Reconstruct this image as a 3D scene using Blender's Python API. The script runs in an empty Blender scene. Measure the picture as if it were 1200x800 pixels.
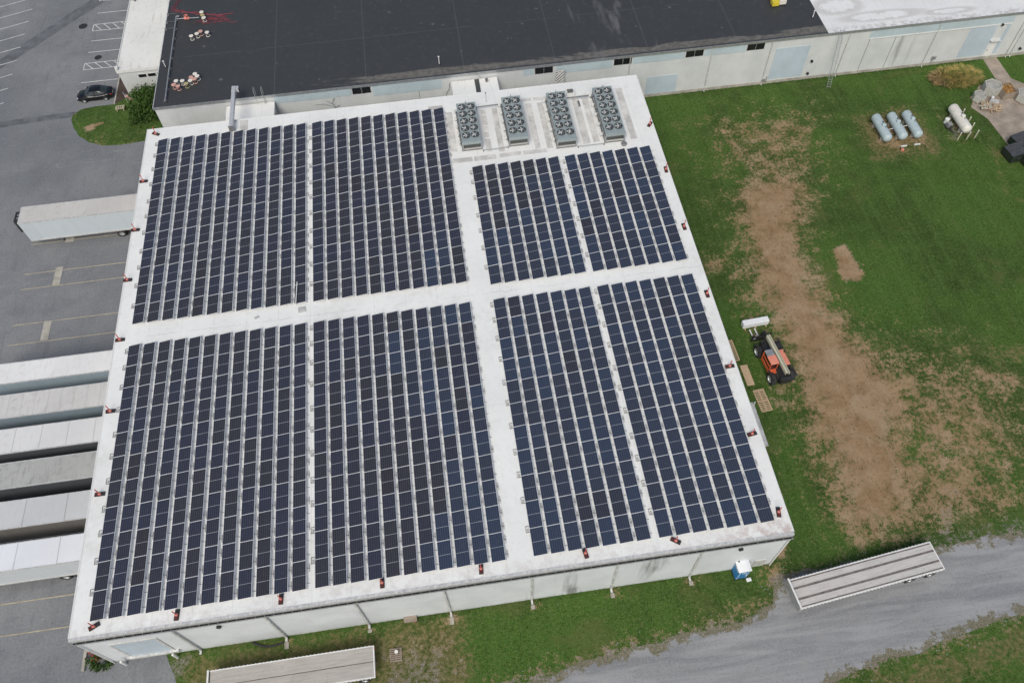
import bpy, bmesh, math, random
import numpy as np
from mathutils import Vector, Matrix

random.seed(7); np.random.seed(7)
R = math.radians
scene = bpy.context.scene
col = scene.collection

# ------------------------------------------------------------------ camera
CAM_LOC = Vector((32.587, -18.606, 69.978))
cam_data = bpy.data.cameras.new('camera')
cam_data.sensor_width = 36.0
cam_data.lens = 28.08
cam_data.clip_start = 0.5
cam_data.clip_end = 12000
cam = bpy.data.objects.new('camera', cam_data)
col.objects.link(cam)
cam.matrix_world = (Matrix.Translation(CAM_LOC) @ Matrix.Rotation(R(-6.18233), 4, 'Z')
                    @ Matrix.Rotation(R(32.99498), 4, 'X') @ Matrix.Rotation(R(-2.24555), 4, 'Z'))
scene.camera = cam

# ------------------------------------------------------------------ light: bright overcast
SUN_EL, SUN_AZ = 50.0, 200.0          # azimuth clockwise from +Y
world = bpy.data.worlds.new('World'); scene.world = world
world.use_nodes = True
wn = world.node_tree
bg = wn.nodes['Background']
sky = wn.nodes.new('ShaderNodeTexSky')
sky.sky_type = 'NISHITA'; sky.sun_disc = False
sky.sun_elevation = R(SUN_EL); sky.sun_rotation = R(SUN_AZ)
sky.air_density = 1.0; sky.dust_density = 3.5; sky.ozone_density = 1.0
wn.links.new(sky.outputs[0], bg.inputs[0])
bg.inputs[1].default_value = 0.10
sun_d = bpy.data.lights.new('sun', 'SUN'); sun_d.energy = 1.5; sun_d.angle = R(30); sun_d.color = (1.0, 0.975, 0.875)
sun = bpy.data.objects.new('sun', sun_d); col.objects.link(sun)
sd = Vector((math.sin(R(SUN_AZ)) * math.cos(R(SUN_EL)), math.cos(R(SUN_AZ)) * math.cos(R(SUN_EL)), math.sin(R(SUN_EL))))
sun.rotation_euler = sd.to_track_quat('Z', 'Y').to_euler()
sun.location = (30, 20, 120)
vs = scene.view_settings
vs.view_transform = 'Standard'; vs.look = 'None'; vs.gamma = 1; vs.use_curve_mapping = False
vs.exposure = 0.28

# ------------------------------------------------------------------ node helpers
class NT:
    def __init__(s, mat):
        s.nt = mat.node_tree
    def n(s, typ, **kw):
        nd = s.nt.nodes.new(typ)
        for k, v in kw.items(): setattr(nd, k, v)
        return nd
    def _set(s, sock, v):
        if v is None: return
        if hasattr(v, 'is_output') or isinstance(v, bpy.types.NodeSocket): s.nt.links.new(v, sock)
        else: sock.default_value = v
    def m(s, op, a, b=None, c=None, clamp=False):
        nd = s.n('ShaderNodeMath', operation=op); nd.use_clamp = clamp
        s._set(nd.inputs[0], a); s._set(nd.inputs[1], b); s._set(nd.inputs[2], c)
        return nd.outputs[0]
    def noise(s, vec, scale, detail=4, rough=0.55, dist=0.0):
        nd = s.n('ShaderNodeTexNoise'); s._set(nd.inputs['Vector'], vec)
        nd.inputs['Scale'].default_value = scale; nd.inputs['Detail'].default_value = detail
        nd.inputs['Roughness'].default_value = rough; nd.inputs['Distortion'].default_value = dist
        return nd.outputs[0]
    def vor(s, vec, scale, feature='F1'):
        nd = s.n('ShaderNodeTexVoronoi', feature=feature); s._set(nd.inputs['Vector'], vec)
        nd.inputs['Scale'].default_value = scale
        return nd
    def ramp(s, v, lo, hi, a=0.0, b=1.0):
        nd = s.n('ShaderNodeMapRange', interpolation_type='SMOOTHSTEP')
        s._set(nd.inputs[0], v); nd.inputs[1].default_value = lo; nd.inputs[2].default_value = hi
        nd.inputs[3].default_value = a; nd.inputs[4].default_value = b
        return nd.outputs[0]
    def mix(s, f, a, b):
        nd = s.n('ShaderNodeMix', data_type='RGBA')
        s._set(nd.inputs[0], f)
        for sock, v in ((nd.inputs[6], a), (nd.inputs[7], b)):
            if isinstance(v, tuple): sock.default_value = v if len(v) == 4 else v + (1,)
            else: s._set(sock, v)
        return nd.outputs[2]
    def scale(s, vec, sc):
        nd = s.n('ShaderNodeVectorMath', operation='MULTIPLY'); s._set(nd.inputs[0], vec); nd.inputs[1].default_value = sc
        return nd.outputs[0]
    def obj(s): return s.n('ShaderNodeTexCoord').outputs['Object']
    def xyz(s, v):
        nd = s.n('ShaderNodeSeparateXYZ'); s._set(nd.inputs[0], v); return nd.outputs
    def attr(s, name):
        nd = s.n('ShaderNodeAttribute', attribute_name=name); return nd.outputs['Fac']
    def bump(s, h, strength=0.3, dist=0.05):
        nd = s.n('ShaderNodeBump'); s._set(nd.inputs['Height'], h)
        nd.inputs['Strength'].default_value = strength; nd.inputs['Distance'].default_value = dist
        return nd.outputs[0]

def new_mat(name, color=(.5, .5, .5), rough=0.6, metal=0.0):
    m = bpy.data.materials.new(name); m.use_nodes = True
    b = m.node_tree.nodes['Principled BSDF']
    b.inputs['Base Color'].default_value = tuple(color[:3]) + (1,)
    b.inputs['Roughness'].default_value = rough; b.inputs['Metallic'].default_value = metal
    return m, b, NT(m)

def pm(name, color, rough=0.6, metal=0.0, var=0.12, scale=3.0, dirt=None, dirt_amt=0.0, bump=0.0, bscale=20.0, spec=None):
    """plain procedural paint / metal / plastic with uneven tone and some grime"""
    m, b, t = new_mat(name, color, rough, metal)
    o = t.obj()
    n1 = t.noise(o, scale, 5, 0.6)
    dk = tuple(max(0, c * (1 - var)) for c in color[:3]); lt = tuple(min(1, c * (1 + var)) for c in color[:3])
    c = t.mix(t.ramp(n1, 0.3, 0.7), dk, lt)
    if dirt:
        n2 = t.noise(o, scale * 2.3, 8, 0.7)
        c = t.mix(t.m('MULTIPLY', t.ramp(n2, 0.5, 0.75), dirt_amt), c, dirt)
    t._set(b.inputs['Base Color'], c)
    if bump: t._set(b.inputs['Normal'], t.bump(t.noise(o, bscale, 4), bump, 0.02))
    if spec is not None: b.inputs['Specular IOR Level'].default_value = spec
    return m

# ------------------------------------------------------------------ mesh helpers
class MB:
    def __init__(s): s.v = []; s.f = []; s.mi = []
    def poly(s, pts, mi=0):
        i = len(s.v); s.v += [tuple(p) for p in pts]; s.f.append(list(range(i, i + len(pts)))); s.mi.append(mi)
    def box(s, x0, x1, y0, y1, z0, z1, mi=0, M=None, top=None):
        p = [(x0, y0, z0), (x1, y0, z0), (x1, y1, z0), (x0, y1, z0), (x0, y0, z1), (x1, y0, z1), (x1, y1, z1), (x0, y1, z1)]
        if M is not None: p = [tuple(M @ Vector(q)) for q in p]
        i = len(s.v); s.v += p
        F = [(3, 2, 1, 0), (4, 5, 6, 7), (0, 1, 5, 4), (1, 2, 6, 5), (2, 3, 7, 6), (3, 0, 4, 7)]
        for k, q in enumerate(F):
            s.f.append([i + a for a in q]); s.mi.append(top if (top is not None and k == 1) else mi)
        return s
    def prism(s, pts, z0, z1, mi=0, mtop=None):
        n = len(pts); i = len(s.v)
        s.v += [(p[0], p[1], z0) for p in pts] + [(p[0], p[1], z1) for p in pts]
        s.f.append([i + n + k for k in range(n)]); s.mi.append(mi if mtop is None else mtop)
        s.f.append([i + k for k in reversed(range(n))]); s.mi.append(mi)
        for k in range(n):
            a, b = k, (k + 1) % n
            s.f.append([i + a, i + b, i + n + b, i + n + a]); s.mi.append(mi)
        return s
    def sidepoly(s, pts, y0, y1, mi=0):
        """(x,z) outline extruded along y"""
        n = len(pts); i = len(s.v)
        s.v += [(p[0], y0, p[1]) for p in pts] + [(p[0], y1, p[1]) for p in pts]
        s.f.append([i + k for k in range(n)]); s.mi.append(mi)
        s.f.append([i + n + k for k in reversed(range(n))]); s.mi.append(mi)
        for k in range(n):
            a, b = k, (k + 1) % n
            s.f.append([i + b, i + a, i + n + a, i + n + b]); s.mi.append(mi)
        return s
    def cyl(s, p0, p1, r, r1=None, seg=12, mi=0, cap=True):
        p0, p1 = Vector(p0), Vector(p1); d = (p1 - p0).normalized()
        u = d.orthogonal().normalized(); w = d.cross(u)
        if r1 is None: r1 = r
        i = len(s.v)
        for p, rr in ((p0, r), (p1, r1)):
            for k in range(seg):
                a = 2 * math.pi * k / seg
                s.v.append(tuple(p + (u * math.cos(a) + w * math.sin(a)) * rr))
        for k in range(seg):
            b = (k + 1) % seg
            s.f.append([i + k, i + b, i + seg + b, i + seg + k]); s.mi.append(mi)
        if cap:
            s.f.append([i + k for k in reversed(range(seg))]); s.mi.append(mi)
            s.f.append([i + seg + k for k in range(seg)]); s.mi.append(mi)
        return s
    def lathe(s, prof, origin=(0, 0, 0), axis='Z', seg=20, mi=0):
        """prof: list of (r, h)"""
        o = Vector(origin); i = len(s.v)
        for r, h in prof:
            for k in range(seg):
                a = 2 * math.pi * k / seg; c, q = r * math.cos(a), r * math.sin(a)
                p = (c, q, h) if axis == 'Z' else ((c, h, q) if axis == 'Y' else (h, c, q))
                s.v.append(tuple(o + Vector(p)))
        for j in range(len(prof) - 1):
            for k in range(seg):
                b = (k + 1) % seg
                s.f.append([i + j * seg + k, i + j * seg + b, i + (j + 1) * seg + b, i + (j + 1) * seg + k]); s.mi.append(mi)
        return s
    def tube(s, pts, r, seg=6, mi=0):
        pts = [Vector(p) for p in pts]; i = len(s.v); n = len(pts)
        for j, p in enumerate(pts):
            d = (pts[min(j + 1, n - 1)] - pts[max(j - 1, 0)]).normalized()
            u = d.cross(Vector((0, 0, 1)));  u = u.normalized() if u.length > 1e-3 else Vector((1, 0, 0)); w = u.cross(d)
            for k in range(seg):
                a = 2 * math.pi * k / seg
                s.v.append(tuple(p + (u * math.cos(a) + w * math.sin(a)) * r))
        for j in range(n - 1):
            for k in range(seg):
                b = (k + 1) % seg
                s.f.append([i + j * seg + k, i + j * seg + b, i + (j + 1) * seg + b, i + (j + 1) * seg + k]); s.mi.append(mi)
        s.f.append([i + k for k in reversed(range(seg))]); s.mi.append(mi)
        s.f.append([i + (n - 1) * seg + k for k in range(seg)]); s.mi.append(mi)
        return s
    def torus(s, c, Rr, r, seg=20, ss=6, mi=0):
        c = Vector(c); i = len(s.v)
        for k in range(seg):
            a = 2 * math.pi * k / seg
            for j in range(ss):
                b = 2 * math.pi * j / ss
                s.v.append(tuple(c + Vector(((Rr + r * math.cos(b)) * math.cos(a), (Rr + r * math.cos(b)) * math.sin(a), r * math.sin(b)))))
        for k in range(seg):
            for j in range(ss):
                k2, j2 = (k + 1) % seg, (j + 1) % ss
                s.f.append([i + k * ss + j, i + k2 * ss + j, i + k2 * ss + j2, i + k * ss + j2]); s.mi.append(mi)
        return s
    def mesh(s, name, mats, smooth=False, fix=True):
        me = bpy.data.meshes.new(name); me.from_pydata(s.v, [], s.f)
        for m in (mats if isinstance(mats, (list, tuple)) else [mats]): me.materials.append(m)
        me.polygons.foreach_set('material_index', s.mi)
        if fix:
            bm = bmesh.new(); bm.from_mesh(me); bmesh.ops.recalc_face_normals(bm, faces=bm.faces); bm.to_mesh(me); bm.free()
        if smooth:
            me.shade_smooth()
            try: me.set_sharp_from_angle(angle=R(40))
            except Exception: pass
        me.update(); return me
    def build(s, name, mats, parent=None, loc=(0, 0, 0), rotz=0.0, smooth=False, bevel=0.0, fix=True):
        o = bpy.data.objects.new(name, s.mesh(name, mats, smooth, fix)); col.objects.link(o)
        o.location = loc; o.rotation_euler = (0, 0, rotz)
        if parent is not None: o.parent = parent
        if bevel:
            b = o.modifiers.new('bevel', 'BEVEL'); b.width = bevel; b.segments = 2; b.limit_method = 'ANGLE'; b.angle_limit = R(40)
        return o

def tag(o, label, cat, group=None):
    o['label'] = label; o['category'] = cat
    if group: o['group'] = group
    return o
def thing(name, label, cat, loc=(0, 0, 0), rotz=0.0, group=None):
    o = bpy.data.objects.new(name, None); col.objects.link(o)
    o.empty_display_size = 0.3; o.location = loc; o.rotation_euler = (0, 0, rotz)
    return tag(o, label, cat, group)
def struct(o, kind='structure'):
    o['kind'] = kind; return o
def link(name, me, parent, loc=(0, 0, 0), rot=(0, 0, 0), scale=None):
    o = bpy.data.objects.new(name, me); col.objects.link(o)
    o.parent = parent; o.location = loc; o.rotation_euler = rot
    if scale: o.scale = scale
    return o
def copy_tree(o, parent=None):
    c = o.copy(); col.objects.link(c)
    if parent is not None: c.parent = parent
    for ch in list(o.children): copy_tree(ch, c)
    return c

def sdist(poly, X, Y):
    """signed distance (+ inside) to a polygon, vectorised"""
    P = np.array(poly); d = np.full(X.shape, 1e9); ins = np.zeros(X.shape, bool)
    for (x0, y0), (x1, y1) in zip(P, np.roll(P, -1, 0)):
        ex, ey = x1 - x0, y1 - y0; L = ex * ex + ey * ey + 1e-9
        tt = np.clip(((X - x0) * ex + (Y - y0) * ey) / L, 0, 1)
        d = np.minimum(d, np.hypot(X - x0 - tt * ex, Y - y0 - tt * ey))
        cr = ((y0 > Y) != (y1 > Y)) & (X < (x1 - x0) * (Y - y0) / (y1 - y0 + 1e-12) + x0)
        ins ^= cr
    return np.where(ins, d, -d)

def ragged(pts, step=0.35, amp=0.15, seed=1):
    rng = random.Random(seed); out = []; n = len(pts); cur = 0
    for i in range(n):
        a, b = Vector(pts[i]), Vector(pts[(i + 1) % n]); L = (b - a).length
        k = max(1, int(L / step)); nrm = Vector((-(b - a).y, (b - a).x)).normalized()
        for j in range(k):
            cur = cur * 0.6 + rng.uniform(-amp, amp)
            out.append(a.lerp(b, j / k) + nrm * cur)
    return [(p.x, p.y) for p in out]

def sheet(name, pts, z, mat):
    """flat sheet from an outline, triangulated"""
    bm = bmesh.new(); vs_ = [bm.verts.new((p[0], p[1], z)) for p in pts]
    f = bm.faces.new(vs_); f.normal_update()
    if f.normal.z < 0: bmesh.ops.reverse_faces(bm, faces=[f])
    bmesh.ops.triangulate(bm, faces=bm.faces[:])
    me = bpy.data.meshes.new(name); bm.to_mesh(me); bm.free(); me.materials.append(mat)
    o = bpy.data.objects.new(name, me); col.objects.link(o)
    return struct(o)

# ------------------------------------------------------------------ ground materials
def ground_mat():
    m, b, t = new_mat('grass_and_dirt', rough=0.95); b.inputs['Specular IOR Level'].default_value = 0.1
    o = t.obj()
    big = t.noise(o, 0.09, 4, 0.6); mid = t.noise(o, 0.55, 6, 0.65); fine = t.noise(o, 2.6, 6, 0.7); spk = t.noise(o, 9.0, 3, 0.65)
    mow = t.noise(t.scale(o, (1.5, 0.045, 1)), 1.0, 4, 0.6, .4)
    clump = t.noise(o, 3.3, 5, .75)
    g = t.mix(t.ramp(mid, .32, .68), (.030, .062, .012), (.051, .104, .019))
    g = t.mix(t.m('MULTIPLY', t.ramp(big, .40, .60), .7), g, (.060, .130, .021))
    g = t.mix(t.m('MULTIPLY', t.ramp(mow, .48, .62), .30), g, (.082, .142, .034))
    g = t.mix(t.m('MULTIPLY', t.ramp(mow, .46, .34), .20), g, (.026, .055, .011))
    g = t.mix(t.m('MULTIPLY', t.ramp(clump, .52, .66), .60), g, (.124, .160, .054))
    g = t.mix(t.m('MULTIPLY', t.ramp(clump, .48, .34), .65), g, (.015, .030, .007))
    g = t.mix(t.m('MULTIPLY', t.ramp(spk, .52, .68), .55), g, (.165, .182, .080))
    g = t.mix(t.m('MULTIPLY', t.ramp(spk, .48, .32), .60), g, (.015, .029, .008))
    drift = t.noise(o, .16, 4, .65, 1.0)
    g = t.mix(t.m('MULTIPLY', t.ramp(drift, .55, .68), .45), g, (.105, .115, .040))
    dry = t.attr('dry')
    dm = t.ramp(t.m('ADD', dry, t.m('ADD', t.m('MULTIPLY', t.m('SUBTRACT', mid, .5), 1.0), t.m('MULTIPLY', t.m('SUBTRACT', fine, .5), 1.1))), .40, .72)
    dryc = t.mix(t.ramp(fine, .35, .65), (.085, .085, .030), (.19, .16, .075))
    g = t.mix(t.m('MULTIPLY', dm, .85), g, dryc)
    # stray straw flecks everywhere
    fl = t.ramp(t.noise(o, 4.2, 3, .6), .60, .70)
    g = t.mix(t.m('MULTIPLY', fl, t.m('ADD', .35, t.m('MULTIPLY', dry, .6))), g, (.22, .205, .115))
    # bare soil
    d = t.attr('dirt')
    nn = t.m('ADD', t.m('ADD', t.m('MULTIPLY', t.m('SUBTRACT', mid, .5), 1.25), t.m('MULTIPLY', t.m('SUBTRACT', fine, .5), 1.3)), t.m('MULTIPLY', t.m('SUBTRACT', spk, .5), .7))
    dmask = t.ramp(t.m('ADD', d, t.m('ADD', nn, t.m('MULTIPLY', t.m('SUBTRACT', clump, .5), .7))), .36, .74)
    trk = t.noise(t.scale(o, (1.9, .22, 1)), 1.0, 6, .7, 2.2)
    soil = t.mix(t.ramp(mid, .3, .7), (.225, .143, .074), (.325, .228, .132))
    soil = t.mix(t.m('MULTIPLY', t.ramp(trk, .50, .70), .42), soil, (.40, .31, .22))
    soil = t.mix(t.m('MULTIPLY', t.ramp(clump, .54, .72), .6), soil, (.13, .085, .045))
    soil = t.mix(t.m('MULTIPLY', t.ramp(t.noise(o, 3.4, 2, .5), .63, .70), .75), soil, (.055, .06, .022))
    soil = t.mix(t.m('MULTIPLY', t.ramp(t.noise(o, .25, 4, .6, .8), .50, .66), .4), soil, (.38, .29, .20))
    c = t.mix(dmask, g, soil)
    # loose stone
    gr = t.attr('gravel')
    gm = t.ramp(t.m('ADD', gr, nn), .40, .70)
    st = t.vor(o, 9.0)
    stone = t.mix(t.ramp(st.outputs['Color'], .1, .9), (.12, .112, .098), (.285, .272, .25))
    stone = t.mix(t.m('MULTIPLY', t.ramp(fine, .5, .7), .5), stone, (.10, .09, .055))
    c = t.mix(t.m('MULTIPLY', gm, .9), c, stone)
    t._set(b.inputs['Base Color'], c)
    h = t.m('ADD', t.m('MULTIPLY', spk, .6), t.m('MULTIPLY', fine, .8))
    t._set(b.inputs['Normal'], t.bump(h, .55, .12))
    return m

def asphalt_mat():
    m, b, t = new_mat('asphalt', rough=0.9); b.inputs['Specular IOR Level'].default_value = 0.2
    o = t.obj()
    big = t.noise(o, .07, 5, .6); mid = t.noise(o, .45, 6, .65); fine = t.noise(o, 4.5, 5, .75); sp = t.noise(o, 16, 2, .6)
    c = t.mix(t.ramp(big, .35, .65), (.165, .175, .188), (.230, .237, .244))
    c = t.mix(t.m('MULTIPLY', t.ramp(mid, .48, .7), .40), c, (.135, .14, .147))
    c = t.mix(t.m('MULTIPLY', t.ramp(fine, .5, .70), .50), c, (.29, .295, .30))
    c = t.mix(t.m('MULTIPLY', t.ramp(fine, .48, .32), .50), c, (.095, .10, .106))
    c = t.mix(t.m('MULTIPLY', t.ramp(sp, .5, .3), .40), c, (.08, .083, .088))
    swirl = t.noise(t.scale(o, (.25, 1.6, 1)), .8, 4, .6, 2.0)
    c = t.mix(t.m('MULTIPLY', t.ramp(swirl, .55, .72), .40), c, (.26, .263, .263))
    wear = t.noise(t.scale(o, (1.3, .22, 1)), .6, 5, .65, 1.2)
    c = t.mix(t.m('MULTIPLY', t.ramp(wear, .54, .70), .35), c, (.13, .133, .138))
    oil = t.ramp(t.noise(o, .8, 4, .6), .70, .78)
    c = t.mix(t.m('MULTIPLY', oil, .45), c, (.06, .06, .062))
    t._set(b.inputs['Base Color'], c)
    t._set(b.inputs['Normal'], t.bump(fine, .25, .03))
    return m

def gravel_mat():
    m, b, t = new_mat('road_gravel', rough=0.95); b.inputs['Specular IOR Level'].default_value = 0.15
    o = t.obj()
    rut = t.noise(t.scale(o, (.12, 1.1, 1)), 1.0, 5, .6, .6); mid = t.noise(o, .5, 6, .65); sp = t.vor(o, 11.0); fine = t.noise(o, 6, 5, .75)
    c = t.mix(t.ramp(rut, .35, .65), (.210, .217, .226), (.305, .31, .314))
    rut2 = t.noise(t.scale(o, (.035, 1.0, 1)), 1.0, 3, .55, .3)
    c = t.mix(t.m('MULTIPLY', t.ramp(rut2, .48, .66), .32), c, (.345, .345, .34))
    c = t.mix(t.m('MULTIPLY', t.ramp(rut2, .46, .34), .22), c, (.18, .185, .19))
    c = t.mix(t.m('MULTIPLY', t.ramp(mid, .52, .72), .45), c, (.30, .295, .28))
    c = t.mix(t.m('MULTIPLY', t.ramp(sp.outputs['Color'], .55, 1.0), .35), c, (.36, .36, .35))
    c = t.mix(t.m('MULTIPLY', t.ramp(sp.outputs['Color'], .35, 0.0), .32), c, (.11, .112, .116))
    e = t.attr('edge')
    patchy = t.noise(o, 1.3, 6, .75)
    em = t.ramp(t.m('ADD', e, t.m('ADD', t.m('MULTIPLY', t.m('SUBTRACT', mid, .5), 1.8), t.m('MULTIPLY', t.m('SUBTRACT', patchy, .5), 2.2))), .60, .78)
    c = t.mix(t.m('MULTIPLY', em, .8), c, t.mix(t.ramp(fine, .4, .6), (.21, .17, .11), (.075, .085, .032)))
    t._set(b.inputs['Base Color'], c)
    t._set(b.inputs['Normal'], t.bump(fine, .4, .05))
    return m

def concrete_mat(name, base, seed=0.0, joint=None):
    m, b, t = new_mat(name, rough=0.9); b.inputs['Specular IOR Level'].default_value = 0.2
    o = t.obj(); mid = t.noise(o, .7, 7, .65); fine = t.noise(o, 7, 5, .7)
    dk = tuple(x * .72 for x in base); lt = tuple(min(1, x * 1.18) for x in base)
    c = t.mix(t.ramp(mid, .3, .7), dk, lt)
    c = t.mix(t.m('MULTIPLY', t.ramp(fine, .52, .72), .4), c, tuple(x * .55 for x in base))
    t._set(b.inputs['Base Color'], c); t._set(b.inputs['Normal'], t.bump(fine, .2, .02))
    return m

M = {}
M['ground'] = ground_mat(); M['asphalt'] = asphalt_mat(); M['gravel'] = gravel_mat()
M['concrete'] = concrete_mat('pad_concrete', (.33, .28, .23))
M['landing'] = concrete_mat('landing_pad_concrete', (.40, .38, .33))
M['patch'] = concrete_mat('patched_asphalt', (.135, .143, .153))
M['mulch'] = concrete_mat('bark_mulch', (.075, .055, .045))
M['line_white'] = pm('worn_white_paint', (.62, .62, .60), .8, var=.15, scale=1.5, dirt=(.2, .205, .21), dirt_amt=.8)
M['line_yellow'] = pm('worn_yellow_paint', (.40, .345, .24), .8, var=.2, scale=1.2, dirt=(.2, .2, .2), dirt_amt=.95)

# ------------------------------------------------------------------ the ground, one sheet to the horizon
def axis(lo, hi, step):
    a = list(np.arange(lo, hi, step)); s = step; x = lo; left = []
    while x > -4000: s *= 1.5; x -= s; left.append(x)
    s = step; x = a[-1]; right = []
    while x < 4000: s *= 1.5; x += s; right.append(x)
    return np.array(left[::-1] + a + right)
gx, gy = axis(-35, 125, .55), axis(-30, 75, .55)
X, Y = np.meshgrid(gx, gy, indexing='xy')
def soft(poly, w, sf=1.5): return w * np.clip(sdist(poly, X, Y) / sf * .5 + .5, 0, 1)
dirt = np.zeros(X.shape); dry = np.zeros(X.shape); grav = np.zeros(X.shape)
north = [(5.8, -10.5), (18, -9.2), (25.9, -7.6), (32.8, -6.4), (40.1, -5.5), (47.6, -4.6), (53.5, -4.2), (55.8, -3.3), (56.4, -1.6), (58, -1.2), (64, -1.0), (70.6, -.9), (79.6, -.7), (95, 1.2), (170, 12)]
south = [(170, 2), (95, -4.3), (76.4, -7.1), (72.3, -7.7), (68.4, -8.2), (65.2, -8.8), (61.4, -9.2), (58.2, -10.1), (48, -13), (30, -18), (8, -26)]
road_outline = ragged(ragged(ragged(north + south, 1.6, .22, 5), .55, .12, 6), .18, .05, 8)
rd = sdist(north + south, X, Y)
grav = np.maximum(grav, .52 * np.exp(-np.clip(-rd, 0, 50) / 1.0))
dirt = np.maximum(dirt, .50 * np.exp(-np.clip(-rd, 0, 50) / 1.6))
track = [(66.2, 43), (68.5, 45.5), (71.2, 45.2), (74.5, 46.0), (75.4, 42.5), (73.2, 37.3), (71.7, 33.9), (71.9, 29.1), (72.5, 24.9), (73.6, 21.0), (75.3, 17.5), (76.5, 13.4), (73.6, 10.2), (73.4, 5.8), (70.0, 1.3), (65.0, .2), (63.6, 2.6), (64.6, 7.0), (64.2, 12.4), (64.4, 16.7), (65.0, 20.1), (64.4, 23.9), (63.9, 29.1), (64.9, 36.3)]
dirt = np.maximum(dirt, np.maximum(soft(track, .92, 3.6), np.maximum(soft([p for p in track if p[1] < 24], .74, 9.0), soft(track, .50, 11.0))))
dirt = np.maximum(dirt, soft([(66.5, 57), (75, 58.0), (82.8, 56), (80.3, 47), (78.0, 41), (68, 39), (63.5, 48)], .53, 5))
dirt = np.maximum(dirt, soft([(72.5, 55.2), (77.5, 55), (77, 48), (74, 45), (69.5, 46), (69.5, 51)], .68, 5))
dirt = np.maximum(dirt, soft([(66.5, 53.5), (70, 54), (71.5, 47), (69, 45.5), (67, 48)], .64, 3))
dirt = np.maximum(dirt, soft([(71.5, 27), (78, 20.5), (83.8, 17), (86.5, 11), (83, 3), (77, -.5), (67, -.6), (72, 9), (74, 15)], .56, 5))
dirt = np.maximum(dirt, soft([(73, 22), (78.5, 18), (80.5, 11), (78, 2), (71, 0), (72, 10)], .76, 6))
dirt = np.maximum(dirt, soft([(75, 23), (84, 19), (88, 13), (86, 4), (80, 0), (74, 4)], .54, 6))
dirt = np.maximum(dirt, soft([(60.5, 20), (66.1, 20), (66, 7), (63.6, .4), (60.8, 1), (61.3, 11)], .47, 2.0))
dirt = np.maximum(dirt, soft([(60.2, 36), (66, 38), (66, 22), (60.6, 22)], .46, 2.5))
dirt = np.maximum(dirt, soft([(58.6, 35.5), (64, 33.7), (64, 31.2), (59, 32)], .55, 1.5))
dirt = np.maximum(dirt, soft([(74.6, 33.2), (76.2, 33.5), (76.8, 29.2), (75.7, 28.6), (74.2, 28.9)], 1.15, .7))
dirt = np.maximum(dirt, soft([(82, 16.4), (83.4, 16.4), (87.3, 14.6), (86.5, 13.6), (83, 14.4)], .8, 1.0))
dirt = np.maximum(dirt, soft([(85.8, 53.0), (91.7, 53.4), (92.0, 46.6), (85.8, 46.4)], .62, 1.6))
dirt = np.maximum(dirt, soft([(95.2, 52.3), (98.6, 52.3), (98.4, 46.7), (95, 46.9)], .58, 1.6))
dirt = np.maximum(dirt, soft([(66, 8), (74, 10), (82, 7), (83, .5), (70, -1.2), (64.5, -1)], .60, 3.5))
dirt = np.maximum(dirt, soft([(57.0, 2.2), (58.6, 2.0), (58.3, .3), (56.9, .4)], .95, .8))
dirt = np.maximum(dirt, soft([(55.4, 1.0), (58.5, .6), (57, -4), (52.2, -4.3), (44, -5.5), (44.5, -4.2), (52, -3.2), (55, -2.2)], .52, 1.2))
dirt = np.maximum(dirt, soft([(56, -6), (70, -2), (90, 1.5), (90, -2.5), (70, -9), (58, -12)], .40, 2.5))
for px in (14.4, 21.5, 28.4, 35.5, 42.4, 49.4):
    dirt = np.maximum(dirt, soft([(px - .9, 0.2), (px + .9, 0.2), (px + .6, -1.3), (px - .6, -1.3)], .62, .7))
grav = np.maximum(grav, soft([(23.2, -1.4), (28.7, -2.0), (29.3, -5.6), (25, -8), (21, -6), (22.0, -3)], .58, 3.0))
dirt = np.maximum(dirt, soft([(22.0, -.7), (29.2, -.9), (29.6, -6), (22, -7)], .42, 1.5))
grav = np.maximum(grav, soft([(72.5, 6.2), (77.8, 5.2), (77.0, -.5), (70, -.8)], .40, 3.5))
grav = np.maximum(grav, soft([(70, 1.4), (82, 1.8), (100, 4), (100, 0), (70, -2)], .52, 1.8))
grav = np.maximum(grav, soft([(10, .35), (56.5, .35), (56.5, -.35), (10, -.35)], .40, .5))
grav = np.maximum(grav, soft([(4.4, .2), (7, .2), (7, -3.2), (4.4, -4)], .50, 1.2))
grav = np.maximum(grav, soft([(95.3, 50.6), (96.6, 50.6), (96.6, 47.4), (95.2, 47.6)], .62, .7))
dry = np.maximum(dry, soft([(4.5, .3), (30, .3), (31, -8), (5, -8)], .72, 2))
dry = np.maximum(dry, soft([(74, 24), (95, 22), (100, 8), (84, 2), (70, -1), (66, 8)], .50, 5))
dry = np.maximum(dry, soft([(57, 60), (82, 60), (84, 44), (58, 30)], .40, 5))
dry = np.maximum(dry, soft([(57, 60), (64, 60), (62, 0), (56, 0)], .26, 3))
dry = np.maximum(dry, soft([(58, -9.6), (95, -3.6), (95, -8), (58, -15)], .62, 2.0))
dry = np.maximum(dry, soft([(84.0, 54), (93.5, 54.6), (94.2, 45), (84, 44.8)], .78, 2.2))
dry = np.maximum(dry, soft([(98, 47), (100.6, 50), (101, 44), (99, 38), (103, 40), (104, 34), (96, 36)], .55, 2))
dry = np.maximum(dry, soft([(30, -5.2), (50, -2.8), (56, -1.4), (55, -5), (30, -7.5)], .56, 1.6))
nx, ny = len(gx), len(gy)
verts = np.stack([X.ravel(), Y.ravel(), np.zeros(X.size)], 1)
idx = np.arange(nx * ny).reshape(ny, nx)
faces = np.stack([idx[:-1, :-1].ravel(), idx[:-1, 1:].ravel(), idx[1:, 1:].ravel(), idx[1:, :-1].ravel()], 1)
me = bpy.data.meshes.new('ground'); me.from_pydata(verts.tolist(), [], faces.tolist())
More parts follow.
